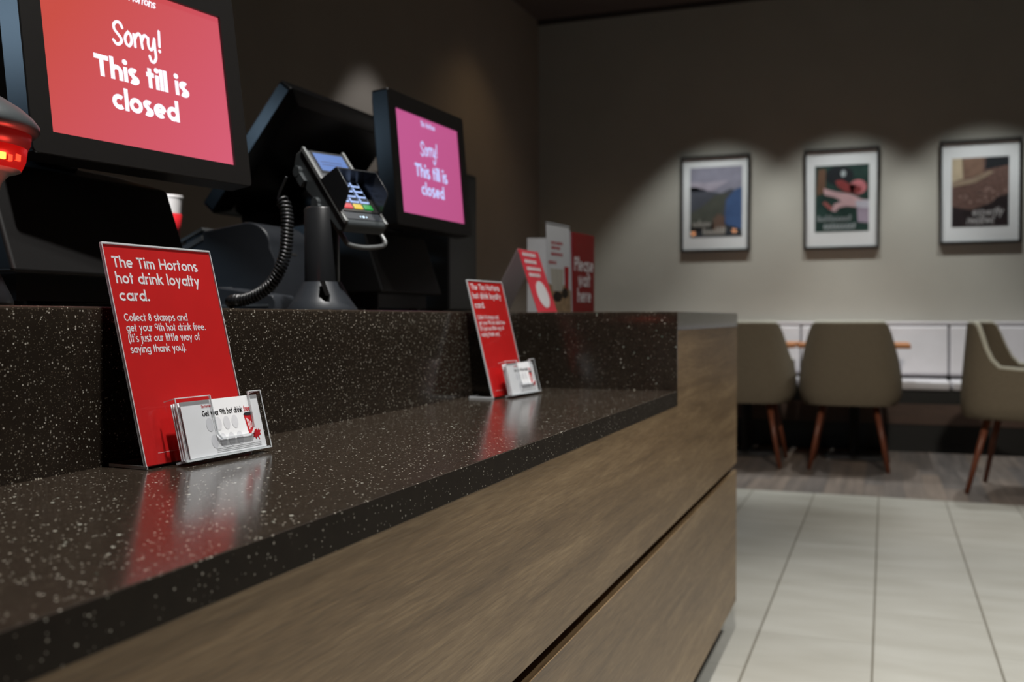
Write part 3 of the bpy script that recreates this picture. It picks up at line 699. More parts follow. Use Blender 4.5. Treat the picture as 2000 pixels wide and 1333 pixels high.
    g = MB(); g.tube([(-0.10, -0.0, 0.185), (-0.14, 0, 0.23), tuple(hp + nn * 0.03 * sgn), tuple(hp)], 0.04, 14); obj('operator_arm', g, M['black'], root, smooth=True)
    g = MB(); hb = bot + vv * 0.07 - uu * 0.12
    g.tube([tuple(hb - uu * 0.03 + nn * .03 * sgn), tuple(hb + uu * 0.27 + nn * .03 * sgn)], 0.026, 16); obj('hinge_barrel', g, M['black'], opd, smooth=True)
    return root
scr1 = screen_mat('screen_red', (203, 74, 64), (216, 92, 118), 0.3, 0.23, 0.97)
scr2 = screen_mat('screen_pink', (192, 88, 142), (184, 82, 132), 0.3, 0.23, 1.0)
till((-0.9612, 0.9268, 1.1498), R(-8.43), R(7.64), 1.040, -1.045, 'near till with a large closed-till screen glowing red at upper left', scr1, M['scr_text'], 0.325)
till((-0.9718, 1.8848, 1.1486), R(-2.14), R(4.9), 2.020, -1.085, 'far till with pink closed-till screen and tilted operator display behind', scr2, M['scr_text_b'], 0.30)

# dark equipment tower behind the far till
t = thing('equipment_tower', (-1.245, 2.46, ZT), 'tall plain black tower standing behind the far till', 'equipment box')
g = MB(); g.box(-0.145, 0.145, -0.055, 0.14, 0.008, 0.395); obj('casing', g, M['black'], t, bevel=0.006)
g = MB(); g.box(-0.12, 0.12, -0.04, 0.12, 0, 0.0085); obj('plinth_base', g, M['black_satin'], t)

# ================================================================== RECEIPT PRINTER
t = thing('receipt_printer', (-1.21, 1.62, ZT), 'charcoal receipt printer with curved top behind the card terminal pole', 'printer')
prof = [(-0.112, 0.0), (0.095, 0.0), (0.098, 0.10), (0.085, 0.125)] + [(0.03 + 0.055 * math.cos(R(a)), 0.128 + 0.050 * math.sin(R(a))) for a in range(10, 116, 12)] + [(-0.10, 0.160), (-0.122, 0.150), (-0.114, 0.128)]
g = MB(); g.prism(prof, lambda a, b, t_: Vector((a, t_, b)), 0, 0.145); obj('casing', g, M['charcoal'], t, bevel=0.004, seg=3)
g = MB(); g.prism([(-0.128, 0.148), (-0.075, 0.171), (-0.073, 0.165), (-0.126, 0.142)], lambda a, b, t_: Vector((a, t_, b)), -0.003, 0.148); g.prism([(-0.124, 0.134), (-0.075, 0.155), (-0.073, 0.145), (-0.122, 0.123)], lambda a, b, t_: Vector((a, t_, b)), -0.003, 0.148)
obj('paper_slot_lip', g, M['grey_plastic'], t, label='lighter grey double lip')
g = MB(); g.box(-0.055, -0.005, -0.0012, 0.0, 0.012, 0.050); lb = obj('spec_label', g, M['tag_paper'], t, label='pale rating label')
g = MB(); g.box(0.0855, 0.0915, 0.06, 0.085, 0.115, 0.119); obj('indicator', g, M['steel'], t)
# flat tray in front of it
t = thing('cable_tray', (-1.12, 1.555, ZT), 'low flat grey tray with bright edge on the counter behind the pole base', 'tray')
g = MB(); g.prism([(-0.075, 0), (0.075, 0), (0.075, 0.018), (0.068, 0.030), (-0.05, 0.046), (-0.075, 0.046)], lambda a, b, t_: Vector((a, t_, b)), -0.035, 0.035); obj('shell', g, M['charcoal'], t, bevel=0.003)
g = MB(); g.box(-0.055, 0.06, -0.0362, -0.035, 0.010, 0.0135); obj('edge_strip', g, M['steel'], t, label='bright metal edge strip')

# ================================================================== CARD TERMINAL ON POLE
ux, vx, nx = Vector((0.37795826, 0.92582263, 0)), Vector((-0.61696752, 0.25187111, 0.74559509)), Vector((0.69028881, -0.28180382, 0.66639926))
TP = Vector((-0.83761852, 1.42741576, 1.07931151)); PB = Vector((-0.908, 1.46, ZT))
root = thing('card_terminal', PB, 'grey card payment terminal on a black pole stand with coiled cord', 'card reader')
O = TP - PB
P3 = lambda a, b, c: O + ux * a + vx * b + nx * c
g = MB(); g.lathe([(0.060, 0), (0.060, 0.004), (0.050, 0.018), (0.036, 0.044), (0.033, 0.050), (0.030, 0.050)], (0, 0, 0), 36)
bs = obj('pole_base', g, M['charcoal'], root, auto=50)
g = MB(); g.obox(Vector((0.024, -0.036, 0.046)), Vector((0.55, -0.83, 0)), Vector((0.3, 0.2, -1)).normalized(), Vector((0.83, 0.55, 0)), -0.004, 0.012, -0.004, 0.022, -0.004, 0.004); obj('cable_slot', g, M['black'], bs)
g = MB(); g.lathe([(0.030, 0.046), (0.030, 0.175), (0.027, 0.178)], (0, 0, 0), 32); obj('pole', g, M['black_satin'], root, auto=50)
Wt, Ht = 0.086, 0.193
side = [(0.0, -0.004), (0.006, 0.0), (Ht - 0.012, 0.0), (Ht - 0.002, -0.008), (Ht + 0.004, -0.022), (Ht - 0.006, -0.040), (Ht - 0.07, -0.046), (0.06, -0.034), (0.008, -0.028), (-0.003, -0.018)]
g = MB(); g.prism(side, lambda b, c, a: P3(a, b, c), -0.001, Wt); body = obj('terminal_body', g, M['dark_grey'], root, bevel=0.004, seg=3)
g = MB(); g.obox(O, ux, vx, nx, 0.004, Wt - 0.005, 0.010, Ht - 0.012, -0.001, 0.0012); obj('face_plate', g, M['charcoal'], body, bevel=0.002)
g = MB(); g.prism([(-0.003, 0.003), (-0.003, Ht - 0.004), (0.003, Ht - 0.004), (0.003, 0.003)], lambda a, b, c: P3(a, b, c), -0.006, 0.0022); g.prism([(Wt - 0.004, 0.003), (Wt - 0.004, Ht - 0.004), (Wt + 0.002, Ht - 0.004), (Wt + 0.002, 0.003)], lambda a, b, c: P3(a, b, c), -0.006, 0.0022)
obj('side_trim', g, M['grey_plastic'], body, bevel=0.0015, label='lighter grey edge trim')
g = MB(); g.obox(O, ux, vx, nx, 0.008, Wt - 0.009, 0.124, 0.180, 0.0010, 0.0022); sb = obj('display_bezel', g, M['black_satin'], body)
g = MB(); g.obox(O, ux, vx, nx, 0.011, Wt - 0.012, 0.129, 0.174, 0.0020, 0.0026); obj('lcd_screen', g, M['lcd'], sb, label='lit blue screen')
g = MB(); pt = plane_put(O, ux, vx, nx, 0.0029)
for b in (0.150, 0.143):
    x = 0.018
    while x < 0.060: d = random.uniform(0.002, 0.005); g.poly([pt(x, b), pt(x + d, b), pt(x + d, b + 0.003), pt(x, b + 0.003)]); x += d + 0.0012
obj('lcd_lines', g, M['lcd_text'], sb)
# keypad
g = MB(); g.obox(O, ux, vx, nx, 0.006, Wt - 0.006, 0.028, 0.112, 0.0010, 0.0030); kp = obj('keypad_plate', g, M['black'], body)
kx = [0.0105, 0.0320, 0.0535]
for r_ in range(4):
    for c_ in range(3):
        a, b = kx[c_], 0.052 + r_ * 0.0135
        g = MB(); g.obox(O, ux, vx, nx, a - 0.001, a + 0.0165, b - 0.0016, b + 0.0085, 0.0030, 0.0044, 0); g.obox(O, ux, vx, nx, a + 0.0012, a + 0.0145, b + 0.0012, b + 0.0085, 0.0044, 0.0056, 1)
        obj('key', g, [M['key_lit'], M['charcoal']], body)
for c_, mk in enumerate(('key_red', 'key_yellow', 'key_green')):
    g = MB(); g.obox(O, ux, vx, nx, kx[c_] - 0.001, kx[c_] + 0.0165, 0.034, 0.0455, 0.0030, 0.0052); obj('key', g, M[mk], body, bevel=0.001, label=mk[4:] + ' function key')
g = MB()
for i, rr_ in ((-1, 0.0014), (0, 0.0022), (1, 0.0014)): dot(g, 0.041 + i * 0.0065, 0.0165, rr_, plane_put(O, ux, vx, nx, 0.0018))
obj('status_lights', g, M['led'], body)
# privacy shield: left and right cheeks, curved top
def plate(poly, thick, name):
    g = MB(); g.prism(poly, lambda b, c, a: P3(a, b, c), thick[0], thick[1]); return g
g = MB()
ck = [(0.026, 0.001), (0.106, 0.001), (0.090, 0.043), (0.086, 0.045), (0.040, 0.0435), (0.034, 0.040), (0.024, 0.012)]
g.prism(ck, lambda b, c, a: P3(a, b, c), -0.0035, -0.0015)
g.prism(ck, lambda b, c, a: P3(a, b, c), Wt - 0.0065, Wt - 0.0045)
g.prism([(0.104, 0.001), (0.1065, 0.001), (0.0905, 0.043), (0.0868, 0.0452), (0.0845, 0.0446), (0.0882, 0.042)], lambda b, c, a: P3(a, b, c), -0.0015, Wt - 0.0065)
obj('privacy_shield', g, M['black_satin'], body, bevel=0.0006)
# bracket under the terminal
g = MB(); g.tube([P3(0.04, 0.085, -0.040), P3(0.04, 0.075, -0.052), Vector((-0.005, 0, 0.172))], 0.017, 14); g.obox(O, ux, vx, nx, 0.012, 0.064, 0.055, 0.125, -0.052, -0.036); obj('tilt_bracket', g, M['charcoal'], root, bevel=0.002)
for (a, b) in ((-0.004, 0.165), (-0.004, 0.085)):
    g = MB(); g.tube([P3(a - 0.004, b, -0.036), P3(a + 0.004, b, -0.036)], 0.010, 18); g.obox(O, ux, vx, nx, a - 0.0035, a + 0.004, b - 0.030, b, -0.046, -0.030); obj('side_clamp', g, M['dark_grey'], root, bevel=0.001)
g = MB(); hl = [(0.0046, 0.0495), (0.010, 0.020), (0.0115, -0.008), (0.020, -0.017), (0.0472, -0.020), (0.086, -0.0135), (0.0985, -0.004), (0.1005, 0.006), (0.1000, 0.026)]
g.tube(smooth_path([P3(a, b, -0.035) for a, b in hl], 5), 0.0042, 10); obj('pull_handle', g, M['grey_plastic'], root, smooth=True, label='grey loop handle')
# cord
cp_ = [(-0.9381, 1.40, 1.158), (-0.951, 1.40, 1.134), (-0.956, 1.40, 1.120)]
g = MB(); g.tube(smooth_path([Vector(p) - PB for p in cp_], 6), 0.0022, 8)
path = smooth_path([Vector(p) - PB for p in [(-0.950, 1.40, 1.119), (-0.9425, 1.40, 1.112), (-0.9386, 1.40, 1.0939), (-0.9378, 1.40, 1.0716), (-0.9433, 1.40, 1.0254), (-0.964, 1.40, 0.9854), (-0.9919, 1.40, 0.9641), (-1.0222, 1.40, 0.9530), (-1.0443, 1.40, 0.9520)]], 24)
# helix around the path
ds = [0]
for a, b in zip(path[:-1], path[1:]): ds.append(ds[-1] + (b - a).length)
pitch = 0.0062; helix = []; nst = int(ds[-1] / pitch * 10)
import bisect
for i in range(nst + 1):
    s_ = ds[-1] * i / nst; k = min(len(path) - 2, max(0, bisect.bisect_right(ds, s_) - 1)); f = (s_ - ds[k]) / max(1e-9, ds[k + 1] - ds[k])
    p = path[k].lerp(path[k + 1], f); T = (path[k + 1] - path[k]).normalized(); B = Vector((0, 1, 0)); N_ = B.cross(T).normalized()
    th = 2 * PI * i / 10; helix.append(p + (B * math.cos(th) + N_ * math.sin(th)) * 0.0088)
g.tube(helix, 0.0027, 6)
e = path[-1]; g.tube([e + Vector((0.012, 0, 0)), e + Vector((-0.006, 0.0, -0.001)), e + Vector((-0.016, 0.01, -0.003))], 0.0105, 12)
g.tube([Vector((-1.055, 1.41, 0.937)) - PB, Vector((-1.12, 1.44, 0.937)) - PB, Vector((-1.24, 1.45, 0.937)) - PB], 0.003, 6)
obj('coiled_cord', g, M['black_satin'], root, smooth=True)

# ================================================================== BARCODE SCANNER
SC = Vector((-0.843, 0.692, ZT))
root = thing('barcode_scanner', SC, 'grey dome presentation scanner glowing red in front of the near till', 'scanner')
g = MB(); g.lathe([(0.0, 0.212), (0.026, 0.210), (0.046, 0.203), (0.062, 0.193), (0.072, 0.184), (0.0772, 0.177), (0.0775, 0.172), (0.074, 0.168), (0.068, 0.168)], (0, 0, 0), 48); obj('dome', g, M['dark_grey'], root, smooth=True, label='grey domed head')
g = MB(); g.lathe([(0.070, 0.169), (0.069, 0.160), (0.066, 0.154)], (0, 0, 0), 48); obj('red_window', g, M['red_dim'], root, smooth=True, label='red lit window')
g = MB(); g.lathe([(0.066, 0.154), (0.0645, 0.143), (0.060, 0.133)], (0, 0, 0), 48); obj('lit_band', g, M['red_glow'], root, smooth=True, label='bright red lower band')
for a, hw_, zz, mt in ((-13, 7, 0.142, 'hot'), (0, 4, 0.142, 'hot'), (9, 2.5, 0.141, 'hot_red'), (20, 4, 0.143, 'hot_red')):
    g = MB(); g.lathe([(0.0600, zz - 0.0035), (0.0648, zz - 0.003), (0.0652, zz + 0.003), (0.0600, zz + 0.0035)], (0, 0, 0), 5, 0, R(a - hw_), R(a + hw_)); obj('led', g, M[mt], root)
ld = bpy.data.lights.new('scanner_glow', 'POINT'); ld.energy = 0.10; ld.color = (1.0, 0.06, 0.04); ld.shadow_soft_size = 0.01
lo = bpy.data.objects.new('scanner_glow', ld); COL.objects.link(lo); lo.location = SC + Vector((0.078, 0.012, 0.143))
g = MB(); g.lathe([(0.060, 0.133), (0.050, 0.130), (0.043, 0.122), (0.040, 0.112), (0.028, 0.106), (0.026, 0.080)], (0, 0, 0), 40); obj('lower_head', g, M['pale_plastic'], root, smooth=True, label='pale underside')
g = MB(); g.lathe([(0.028, 0.085), (0.026, 0.06), (0.034, 0.045), (0.050, 0.010), (0.052, 0.004), (0.052, 0)], (0, 0, 0), 36); obj('stand', g, M['black_satin'], root, smooth=True)

# ================================================================== END OF COUNTER: PRINTED STANDS
# folded tent card
def thin_card(name):
    m, nt, b = new_mat(name); out = nt.nodes['Material Output']
    b.inputs['Base Color'].default_value = (0.82, 0.8, 0.8, 1); b.inputs['Roughness'].default_value = 0.6
    tl = nt.nodes.new('ShaderNodeBsdfTranslucent'); tl.inputs[0].default_value = (0.8, 0.76, 0.74, 1); mx = nt.nodes.new('ShaderNodeMixShader'); mx.inputs[0].default_value = 0.45
    nt.links.new(b.outputs[0], mx.inputs[1]); nt.links.new(tl.outputs[0], mx.inputs[2]); nt.links.new(mx.outputs[0], out.inputs['Surface']); return m
M['thin_card'] = thin_card('thin_white_card')
k = 1.30
tc0 = Vector((-0.5796 * k, 1.6494 * k, ZT)); tw, th_ = 0.1326, 0.158
u, v, n = face_axes(R(-1.5), R(18.9))
root = thing('tent_card', tc0, 'red and white folded tent card with white oval on the counter end', 'tent card')
O = Vector((0, 0, 0)); apex = v * th_
g = MB(); g.obox(O, u, v, n, 0, tw, 0.0, th_, -0.0012, 0); fr_ = obj('front_panel', g, M['pink_red'], root, label='red printed front')
u2, v2, n2 = u, None, None
bk = apex + Vector((-0.079, -0.002, -apex.z + 0.0)); vb = (apex - bk).normalized(); nb = u.cross(vb)
if nb.x > 0: nb = -nb
g = MB(); g.obox(bk, u, vb, nb, 0, tw, 0, (apex - bk).length, 0, 0.0012); obj('back_panel', g, M['thin_card'], root, label='white back panel')
g = MB(); g.obox(O, u, v, n, 0, tw, 0.0, th_ - 0.001, -0.0018, -0.0012); obj('front_lining', g, M['paper'], root)
pt = plane_put(O, u, v, n, 0.0006); g = MB()
for i, (wd, b) in enumerate(((0.080, 0.142), (0.072, 0.124), (0.085, 0.106), (0.070, 0.090))):      # unreadable heading lines
    x = 0.020
    while x < 0.020 + wd: d = random.uniform(0.007, 0.012); g.poly([pt(x, b), pt(x + d, b), pt(x + d, b + 0.0085), pt(x, b + 0.0085)]); x += d + 0.003
dot(g, 0.070, 0.046, 0.037, pt, n=32, ry=0.034)
obj('white_print', g, M['white_ink'], fr_, label='white lines and oval')
# leaflet in an acrylic holder
lf0 = Vector((-0.832, 2.45, ZT)); u, v, n = face_axes(R(-6.5), R(1.6)); W, H = 0.153, 0.240
root = thing('leaflet_holder', lf0, 'upright holder with white leaflet showing red wording and a cup photo', 'leaflet holder')
g = MB(); g.obox(O, u, v, n, 0, W, 0.0025, H, -0.0028, 0, 0); g.obox(O, u, v, n, W - 0.001, W + 0.003, 0, H - 0.01, -0.004, 0.0006, 1); g.obox(O, u, v, n, 0, W, H, H + 0.002, -0.004, 0.0006, 1)
g.box(-0.03, 0.03, 0.004, W, 0, 0.0024, 0); obj('acrylic_stand', g, [M['clear'], M['edge']], root)
g = MB(); g.obox(O, u, v, n, 0.002, W - 0.003, 0.003, H - 0.003, -0.0021, -0.0008); lfo = obj('leaflet', g, M['paper'], root)
M['cream'] = plain('cream_print', (206, 200, 186), 0.6); M['brown'] = plain('brown_print', (120, 88, 58), 0.6, noise=0.5, scale=60); M['tan'] = plain('tan_print', (176, 146, 112), 0.6, noise=0.3, scale=50); M['dk'] = plain('dark_print', (52, 42, 34), 0.6, noise=0.4, scale=60)
g = MB(); pt = plane_put(O, u, v, n, -0.0006); pt2 = plane_put(O, u, v, n, -0.0004); pt3 = plane_put(O, u, v, n, -0.0002)
for b, x0_, x1_ in ((0.185, 0.03, 0.10), (0.172, 0.03, 0.085), (0.155, 0.028, 0.10), (0.132, 0.012, 0.06)):
    x = x0_
    while x < x1_: d = random.uniform(0.006, 0.012); g.poly([pt(x, b), pt(x + d, b), pt(x + d, b + 0.008), pt(x, b + 0.008)]); x += d + 0.003
g.poly([pt(0.112, 0.065), pt(0.136, 0.065), pt(0.140, 0.128), pt(0.110, 0.128)])
obj('red_wording', g, M['red_ink'], lfo, label='red wording and stripe')
g = MB(); g.poly([pt(0.002, 0.003), pt(W - 0.003, 0.003), pt(W - 0.003, 0.062), pt(0.11, 0.078), pt(0.06, 0.070), pt(0.002, 0.08)]); obj('photo_ground', g, M['tan'], lfo)
g = MB(); g.poly([pt2(0.03, 0.06), pt2(0.095, 0.06), pt2(0.105, 0.12), pt2(0.02, 0.12)]); obj('photo_cup', g, M['cream'], lfo)
g = MB(); dot(g, 0.062, 0.045, 0.03, pt3, ry=0.014); dot(g, 0.11, 0.055, 0.022, pt3, ry=0.014); obj('photo_beans', g, M['dk'], lfo)
# red queue sign
pw0 = Vector((-0.829, 2.66, ZT)); u, v, n = face_axes(R(-5.5), 0.0); W, H = 0.162, 0.2315
root = thing('queue_sign', pw0, 'shade-darkened red upright sign reading Please wait here, rightmost on the counter end', 'sign')
g = MB(); g.obox(O, u, v, n, 0, W, 0, H, -0.012, 0); obj('sign_block', g, M['shaded_red'], root, bevel=0.001)
g = MB(); pt = plane_put(O, u, v, n, 0.0006)
text(g, 'Please', 0.008, 0.152, 0.122, 0.057, 0.125, pt); text(g, 'wait', 0.034, 0.128, 0.078, 0.057, 0.125, pt); text(g, 'here', 0.030, 0.134, 0.032, 0.057, 0.125, pt)
obj('lettering', g, M['white_ink'], root, label='white lettering')
# pale card behind
t = thing('blank_card', (-0.955, 2.712, ZT), 'plain grey-white card standing behind the tent card', 'card')
g = MB(); g.obox(O, Vector((0.93, 0.36, 0)), Vector((0, 0, 1)), Vector((0.36, -0.93, 0)), -0.03, 0.115, 0, 0.222, -0.002, 0); obj('card_board', g, M['paper'], t)
g = MB(); g.obox(O, Vector((0.93, 0.36, 0)), Vector((0, 0, 1)), Vector((0.36, -0.93, 0)), -0.03, 0.115, 0, 0.003, -0.03, 0.0); obj('card_foot', g, M['paper'], t)

# ================================================================== BACK COUNTER WITH CUP
bc = thing('back_cabinet', (-2.17, 1.5, 0), 'dark cabinet standing behind the tills along the kitchen wall', 'cabinet')
g = MB(); g.box(-0.45, 0.50, -1.2, 1.1, 0.09, 1.09); obj('body', g, M['black'], bc)
g = MB(); g.box(-0.42, 0.44, -1.2, 1.1, 0, 0.09); obj('kick_board', g, M['plinth'], bc)
g = MB(); g.box(-0.47, 0.52, -1.2, 1.1, 1.09, 1.118); obj('worktop_slab', g, M['black_satin'], bc)
cup = thing('paper_cup', (-1.75, 2.062, 1.118), 'white and red paper cup seen through the gap beside the near till', 'cup')
g = MB(); g.lathe([(0.030, 0), (0.0385, 0.075)], (0, 0, 0), 30); obj('red_sleeve', g, M['red_ink'], cup, smooth=True)
g = MB(); g.lathe([(0.0386, 0.075), (0.0415, 0.114), (0.0425, 0.1155), (0.0428, 0.119), (0.042, 0.122), (0.041, 0.122)], (0, 0, 0), 30); obj('white_rim', g, M['paper'], cup, auto=25)
# warm pendant lamps over the back counter
for i, (x, z) in enumerate(((-2.43, 2.07), (-1.886, 2.088))):
    p = thing('pendant_lamp', (x, 2.0, z), ('warm pendant lamp nearest the kitchen wall', 'warm pendant lamp nearer the service counter')[i], 'lamp', 'pendant lamps over the back counter')
    g = MB(); g.lathe([(0.02, 0.085), (0.035, 0.08), (0.085, 0.01), (0.083, 0.008), (0.032, 0.075)], (0, 0, 0), 28); obj('shade', g, M['black_metal'], p, smooth=True)
    g = MB(); g.lathe([(0, -0.045), (0.022, -0.036), (0.032, -0.012), (0.022, 0.02), (0.012, 0.04), (0, 0.045)], (0, 0, 0), 18); obj('bulb', g, M['bulb'], p, smooth=True)
    g = MB(); g.tube([(0, 0, 0.08), (0, 0, CEIL - z)], 0.003, 6); obj('cord', g, M['black'], p)

# ================================================================== PICTURES
def picture(x0, x1, z0, z1, label, painter, bx):
    root = thing('framed_picture', ((x0 + x1) / 2, WALL_Y, (z0 + z1) / 2), label, 'picture', 'black framed pictures on the taupe wall')
    cx, cz = (x0 + x1) / 2, (z0 + z1) / 2; hx, hz = (x1 - x0) / 2, (z1 - z0) / 2; t = 0.018; d = 0.032
    g = MB(); pr = [(-hx, -hz), (hx, -hz), (hx, hz), (-hx, hz)]; pi_ = [(-hx + t, -hz + t), (hx - t, -hz + t), (hx - t, hz - t), (-hx + t, hz - t)]
    vs = [(a, y, b) for y in (-d, -0.0005) for ring in (pr, pi_) for a, b in ring]
    fs = []
    for j in range(4):
        j2 = (j + 1) % 4
        fs += [(j, j2, 4 + j2, 4 + j), (8 + j, 12 + j, 12 + j2, 8 + j2), (j, 8 + j, 8 + j2, j2), (4 + j, 4 + j2, 12 + j2, 12 + j)]
    g.add(vs, fs); obj('frame', g, M['frame'], root)
    g = MB(); g.box(-hx + t, hx - t, -0.016, -0.008, -hz + t, hz - t); obj('mount', g, M['mat'], root, label='off-white mount')
    ax0, ax1, az0, az1 = (bx[0] - cx, bx[1] - cx, bx[2] - cz, bx[3] - cz)
    put = lambda lay: (lambda a, b: Vector((ax0 + (ax1 - ax0) * a, -0.0165 - lay * 0.0006, az0 + (az1 - az0) * b)))
    mats, g = painter(put)
    obj('print', g, mats, root)
    g = MB(); g.box(-hx + t, hx - t, -0.028, -0.025, -hz + t, hz - t); obj('glass_pane', g, M['glass'], root)
    return root
def pm(name, rgb, noise=0.12, scale=14): return plain(name, rgb, 0.6, spec=0.3, noise=noise, scale=scale)
def scribble(g, put, x0, x1, y, h, mi):
    """unreadable hand-lettered line"""
    x = x0; pts = []; step = (x1 - x0) / 9
    while x < x1 - 0.5 * step:
        q = random.choice((0.75, 0.75, 0.85, 1.25))
        pts += [(x, y + h * 0.15, 0), (x + step * 0.55, y + h * 0.55, 0), (x + step * 0.35, y + h * q, 0), (x + step * 0.12, y + h * 0.5, 0), (x + step * 0.45, y + h * 0.05, 0)]; x += step
    ribbon(g, smooth_path(pts, 4), h * 0.22, put, mi, True)
def paint1(put):
    g = MB(); p0, p1, p2, p3, p4 = (put(i) for i in range(5))
    mats = [pm('sky_grey_violet', (150, 148, 164)), pm('hill_slate', (84, 86, 96)), pm('hill_olive', (86, 88, 80)), pm('lake_blue', (74, 100, 146)), pm('shore_brown', (120, 96, 84)), pm('print_lettering', (190, 186, 178)), pm('pale_cloud', (176, 168, 182)), pm('dark_shore', (56, 60, 66))]
    g.poly([p0(0, 0), p0(1, 0), p0(1, 1), p0(0, 1)], 0)
    g.poly([p1(0, 0.66), p1(0.45, 0.66), p1(0.75, 0.80), p1(0.3, 0.78), p1(0, 0.80)], 6)
    g.poly([p1(0, 0), p1(1, 0), p1(1, 0.6), p1(0.8, 0.68), p1(0.6, 0.62), p1(0.35, 0.66), p1(0.12, 0.72), p1(0, 0.72)], 1)
    g.poly([p2(0, 0.1), p2(0.62, 0.1), p2(0.66, 0.5), p2(0.74, 0.62), p2(0.5, 0.6), p2(0.2, 0.42), p2(0, 0.35)], 2)
    g.poly([p3(0.66, 0.18), p3(1, 0.10), p3(1, 0.7), p3(0.86, 0.66), p3(0.70, 0.52)], 3)
    g.poly([p2(0, 0), p2(1, 0), p2(1, 0.14), p2(0.6, 0.2), p2(0, 0.2)], 7)
    g.poly([p3(0.45, 0.05), p3(0.68, 0.05), p3(0.68, 0.28), p3(0.55, 0.33), p3(0.45, 0.25)], 4)
    scribble(g, p4, 0.05, 0.42, 0.15, 0.07, 5); scribble(g, p4, 0.25, 0.7, 0.035, 0.08, 5)
    return mats, g
def paint2(put):
    g = MB(); p0, p1, p2, p3, p4 = (put(i) for i in range(5))
    mats = [pm('deep_green', (38, 62, 56), 0.3), pm('dark_hat', (32, 36, 40)), pm('skin_pink', (214, 176, 180)), pm('cherry_red', (150, 66, 66)), pm('cherry_pink', (216, 130, 136)), pm('sleeve_white', (208, 204, 216)), pm('sleeve_lilac', (176, 160, 178)), pm('print_lettering', (176, 184, 186)), pm('leaf_brown', (112, 84, 66)), pm('skin_red', (176, 100, 96))]
    g.poly([p0(0, 0), p0(1, 0), p0(1, 1), p0(0, 1)], 0)
    g.poly([p1(0.03, 0.55), p1(0.2, 0.6), p1(0.2, 0.95), p1(0.06, 0.95)], 8)
    dot(g, 0.46, 0.84, 0.26, p1, 1, 20, 0.15); dot(g, 0.53, 0.87, 0.05, p2, 7, 12, 0.05)
    g.poly([p2(0.42, 0.68), p2(0.55, 0.60), p2(0.80, 0.56), p2(0.86, 0.66), p2(0.62, 0.72), p2(0.50, 0.78), p2(0.38, 0.76)], 3)
    dot(g, 0.80, 0.66, 0.16, p2, 4, 18, 0.11); dot(g, 0.80, 0.62, 0.07, p3, 3, 12, 0.05)
    g.poly([p3(0.16, 0.66), p3(0.40, 0.60), p3(0.66, 0.56), p3(0.86, 0.48), p3(1, 0.46), p3(1, 0.38), p3(0.74, 0.36), p3(0.6, 0.38), p3(0.46, 0.36), p3(0.38, 0.30), p3(0.30, 0.32), p3(0.36, 0.42), p3(0.5, 0.46), p3(0.36, 0.52), p3(0.18, 0.56)], 2)
    g.poly([p3(0.14, 0.44), p3(0.20, 0.46), p3(0.34, 0.36), p3(0.28, 0.33)], 9)
    g.poly([p4(0.76, 0.46), p4(1, 0.46), p4(1, 0.34), p4(0.76, 0.36)], 5); g.poly([p3(0.80, 0.14), p3(1, 0.12), p3(1, 0.36), p3(0.78, 0.36)], 6)
    scribble(g, p4, 0.05, 0.70, 0.17, 0.06, 7); scribble(g, p4, 0.17, 0.78, 0.045, 0.09, 7)
    return mats, g
def paint3(put):
    g = MB(); p0, p1, p2, p3, p4 = (put(i) for i in range(5))
    mats = [pm('bean_brown', (110, 84, 76), 0.4, 60), pm('cream_wall', (198, 180, 152)), pm('roaster_brown', (132, 104, 88), 0.2), pm('dark_slate', (34, 36, 40)), pm('scoop_tan', (158, 138, 118), 0.15), pm('coffee_dark', (42, 32, 34), 0.3), pm('print_lettering', (196, 192, 192)), pm('bean_pale', (150, 122, 114), 0.3, 50)]
    g.poly([p0(0, 0), p0(1, 0), p0(1, 1), p0(0, 1)], 0)
    g.poly([p1(0, 0.66), p1(0.2, 0.70), p1(0.2, 1), p1(0, 1)], 1); g.poly([p1(0.2, 0.70), p1(0.55, 0.76), p1(0.55, 1), p1(0.18, 1)], 2)
    g.poly([p2(0.58, 0.82), p2(1, 0.88), p2(1, 1), p2(0.6, 1)], 3); g.poly([p2(0, 0.58), p2(0.4, 0.63), p2(0.75, 0.78), p2(0.66, 0.80), p2(0.35, 0.70), p2(0, 0.66)], 4)
    for i in range(26): dot(g, random.uniform(0.05, 0.95), random.uniform(0.32, 0.56), 0.03, p1, 7, 8, 0.02)
    g.poly([p2(0, 0), p2(1, 0), p2(1, 0.46), p2(0.8, 0.42), p2(0.7, 0.34), p2(0.35, 0.24), p2(0, 0.3)], 5)
    text(g, 'expertly', 0.36, 0.90, 0.16, 0.14, 0.13, p4, 6, shear=0.15, rnd=True); text(g, 'roasted', 0.27, 0.74, 0.045, 0.14, 0.13, p4, 6, shear=0.15, rnd=True)
    return mats, g
picture(-1.497, -0.968, 1.430, 2.172, 'black framed lake and hills print, leftmost on the taupe wall', paint1, (-1.425, -1.028, 1.545, 2.083))
picture(-0.573, -0.044, 1.426, 2.168, 'black framed print of a hand with coffee cherries, middle of three', paint2, (-0.494, -0.116, 1.553, 2.045))
picture(0.357, 0.884, 1.438, 2.172, 'black framed brown coffee roasting print, rightmost of three', paint3, (0.438, 0.803, 1.560, 2.045))

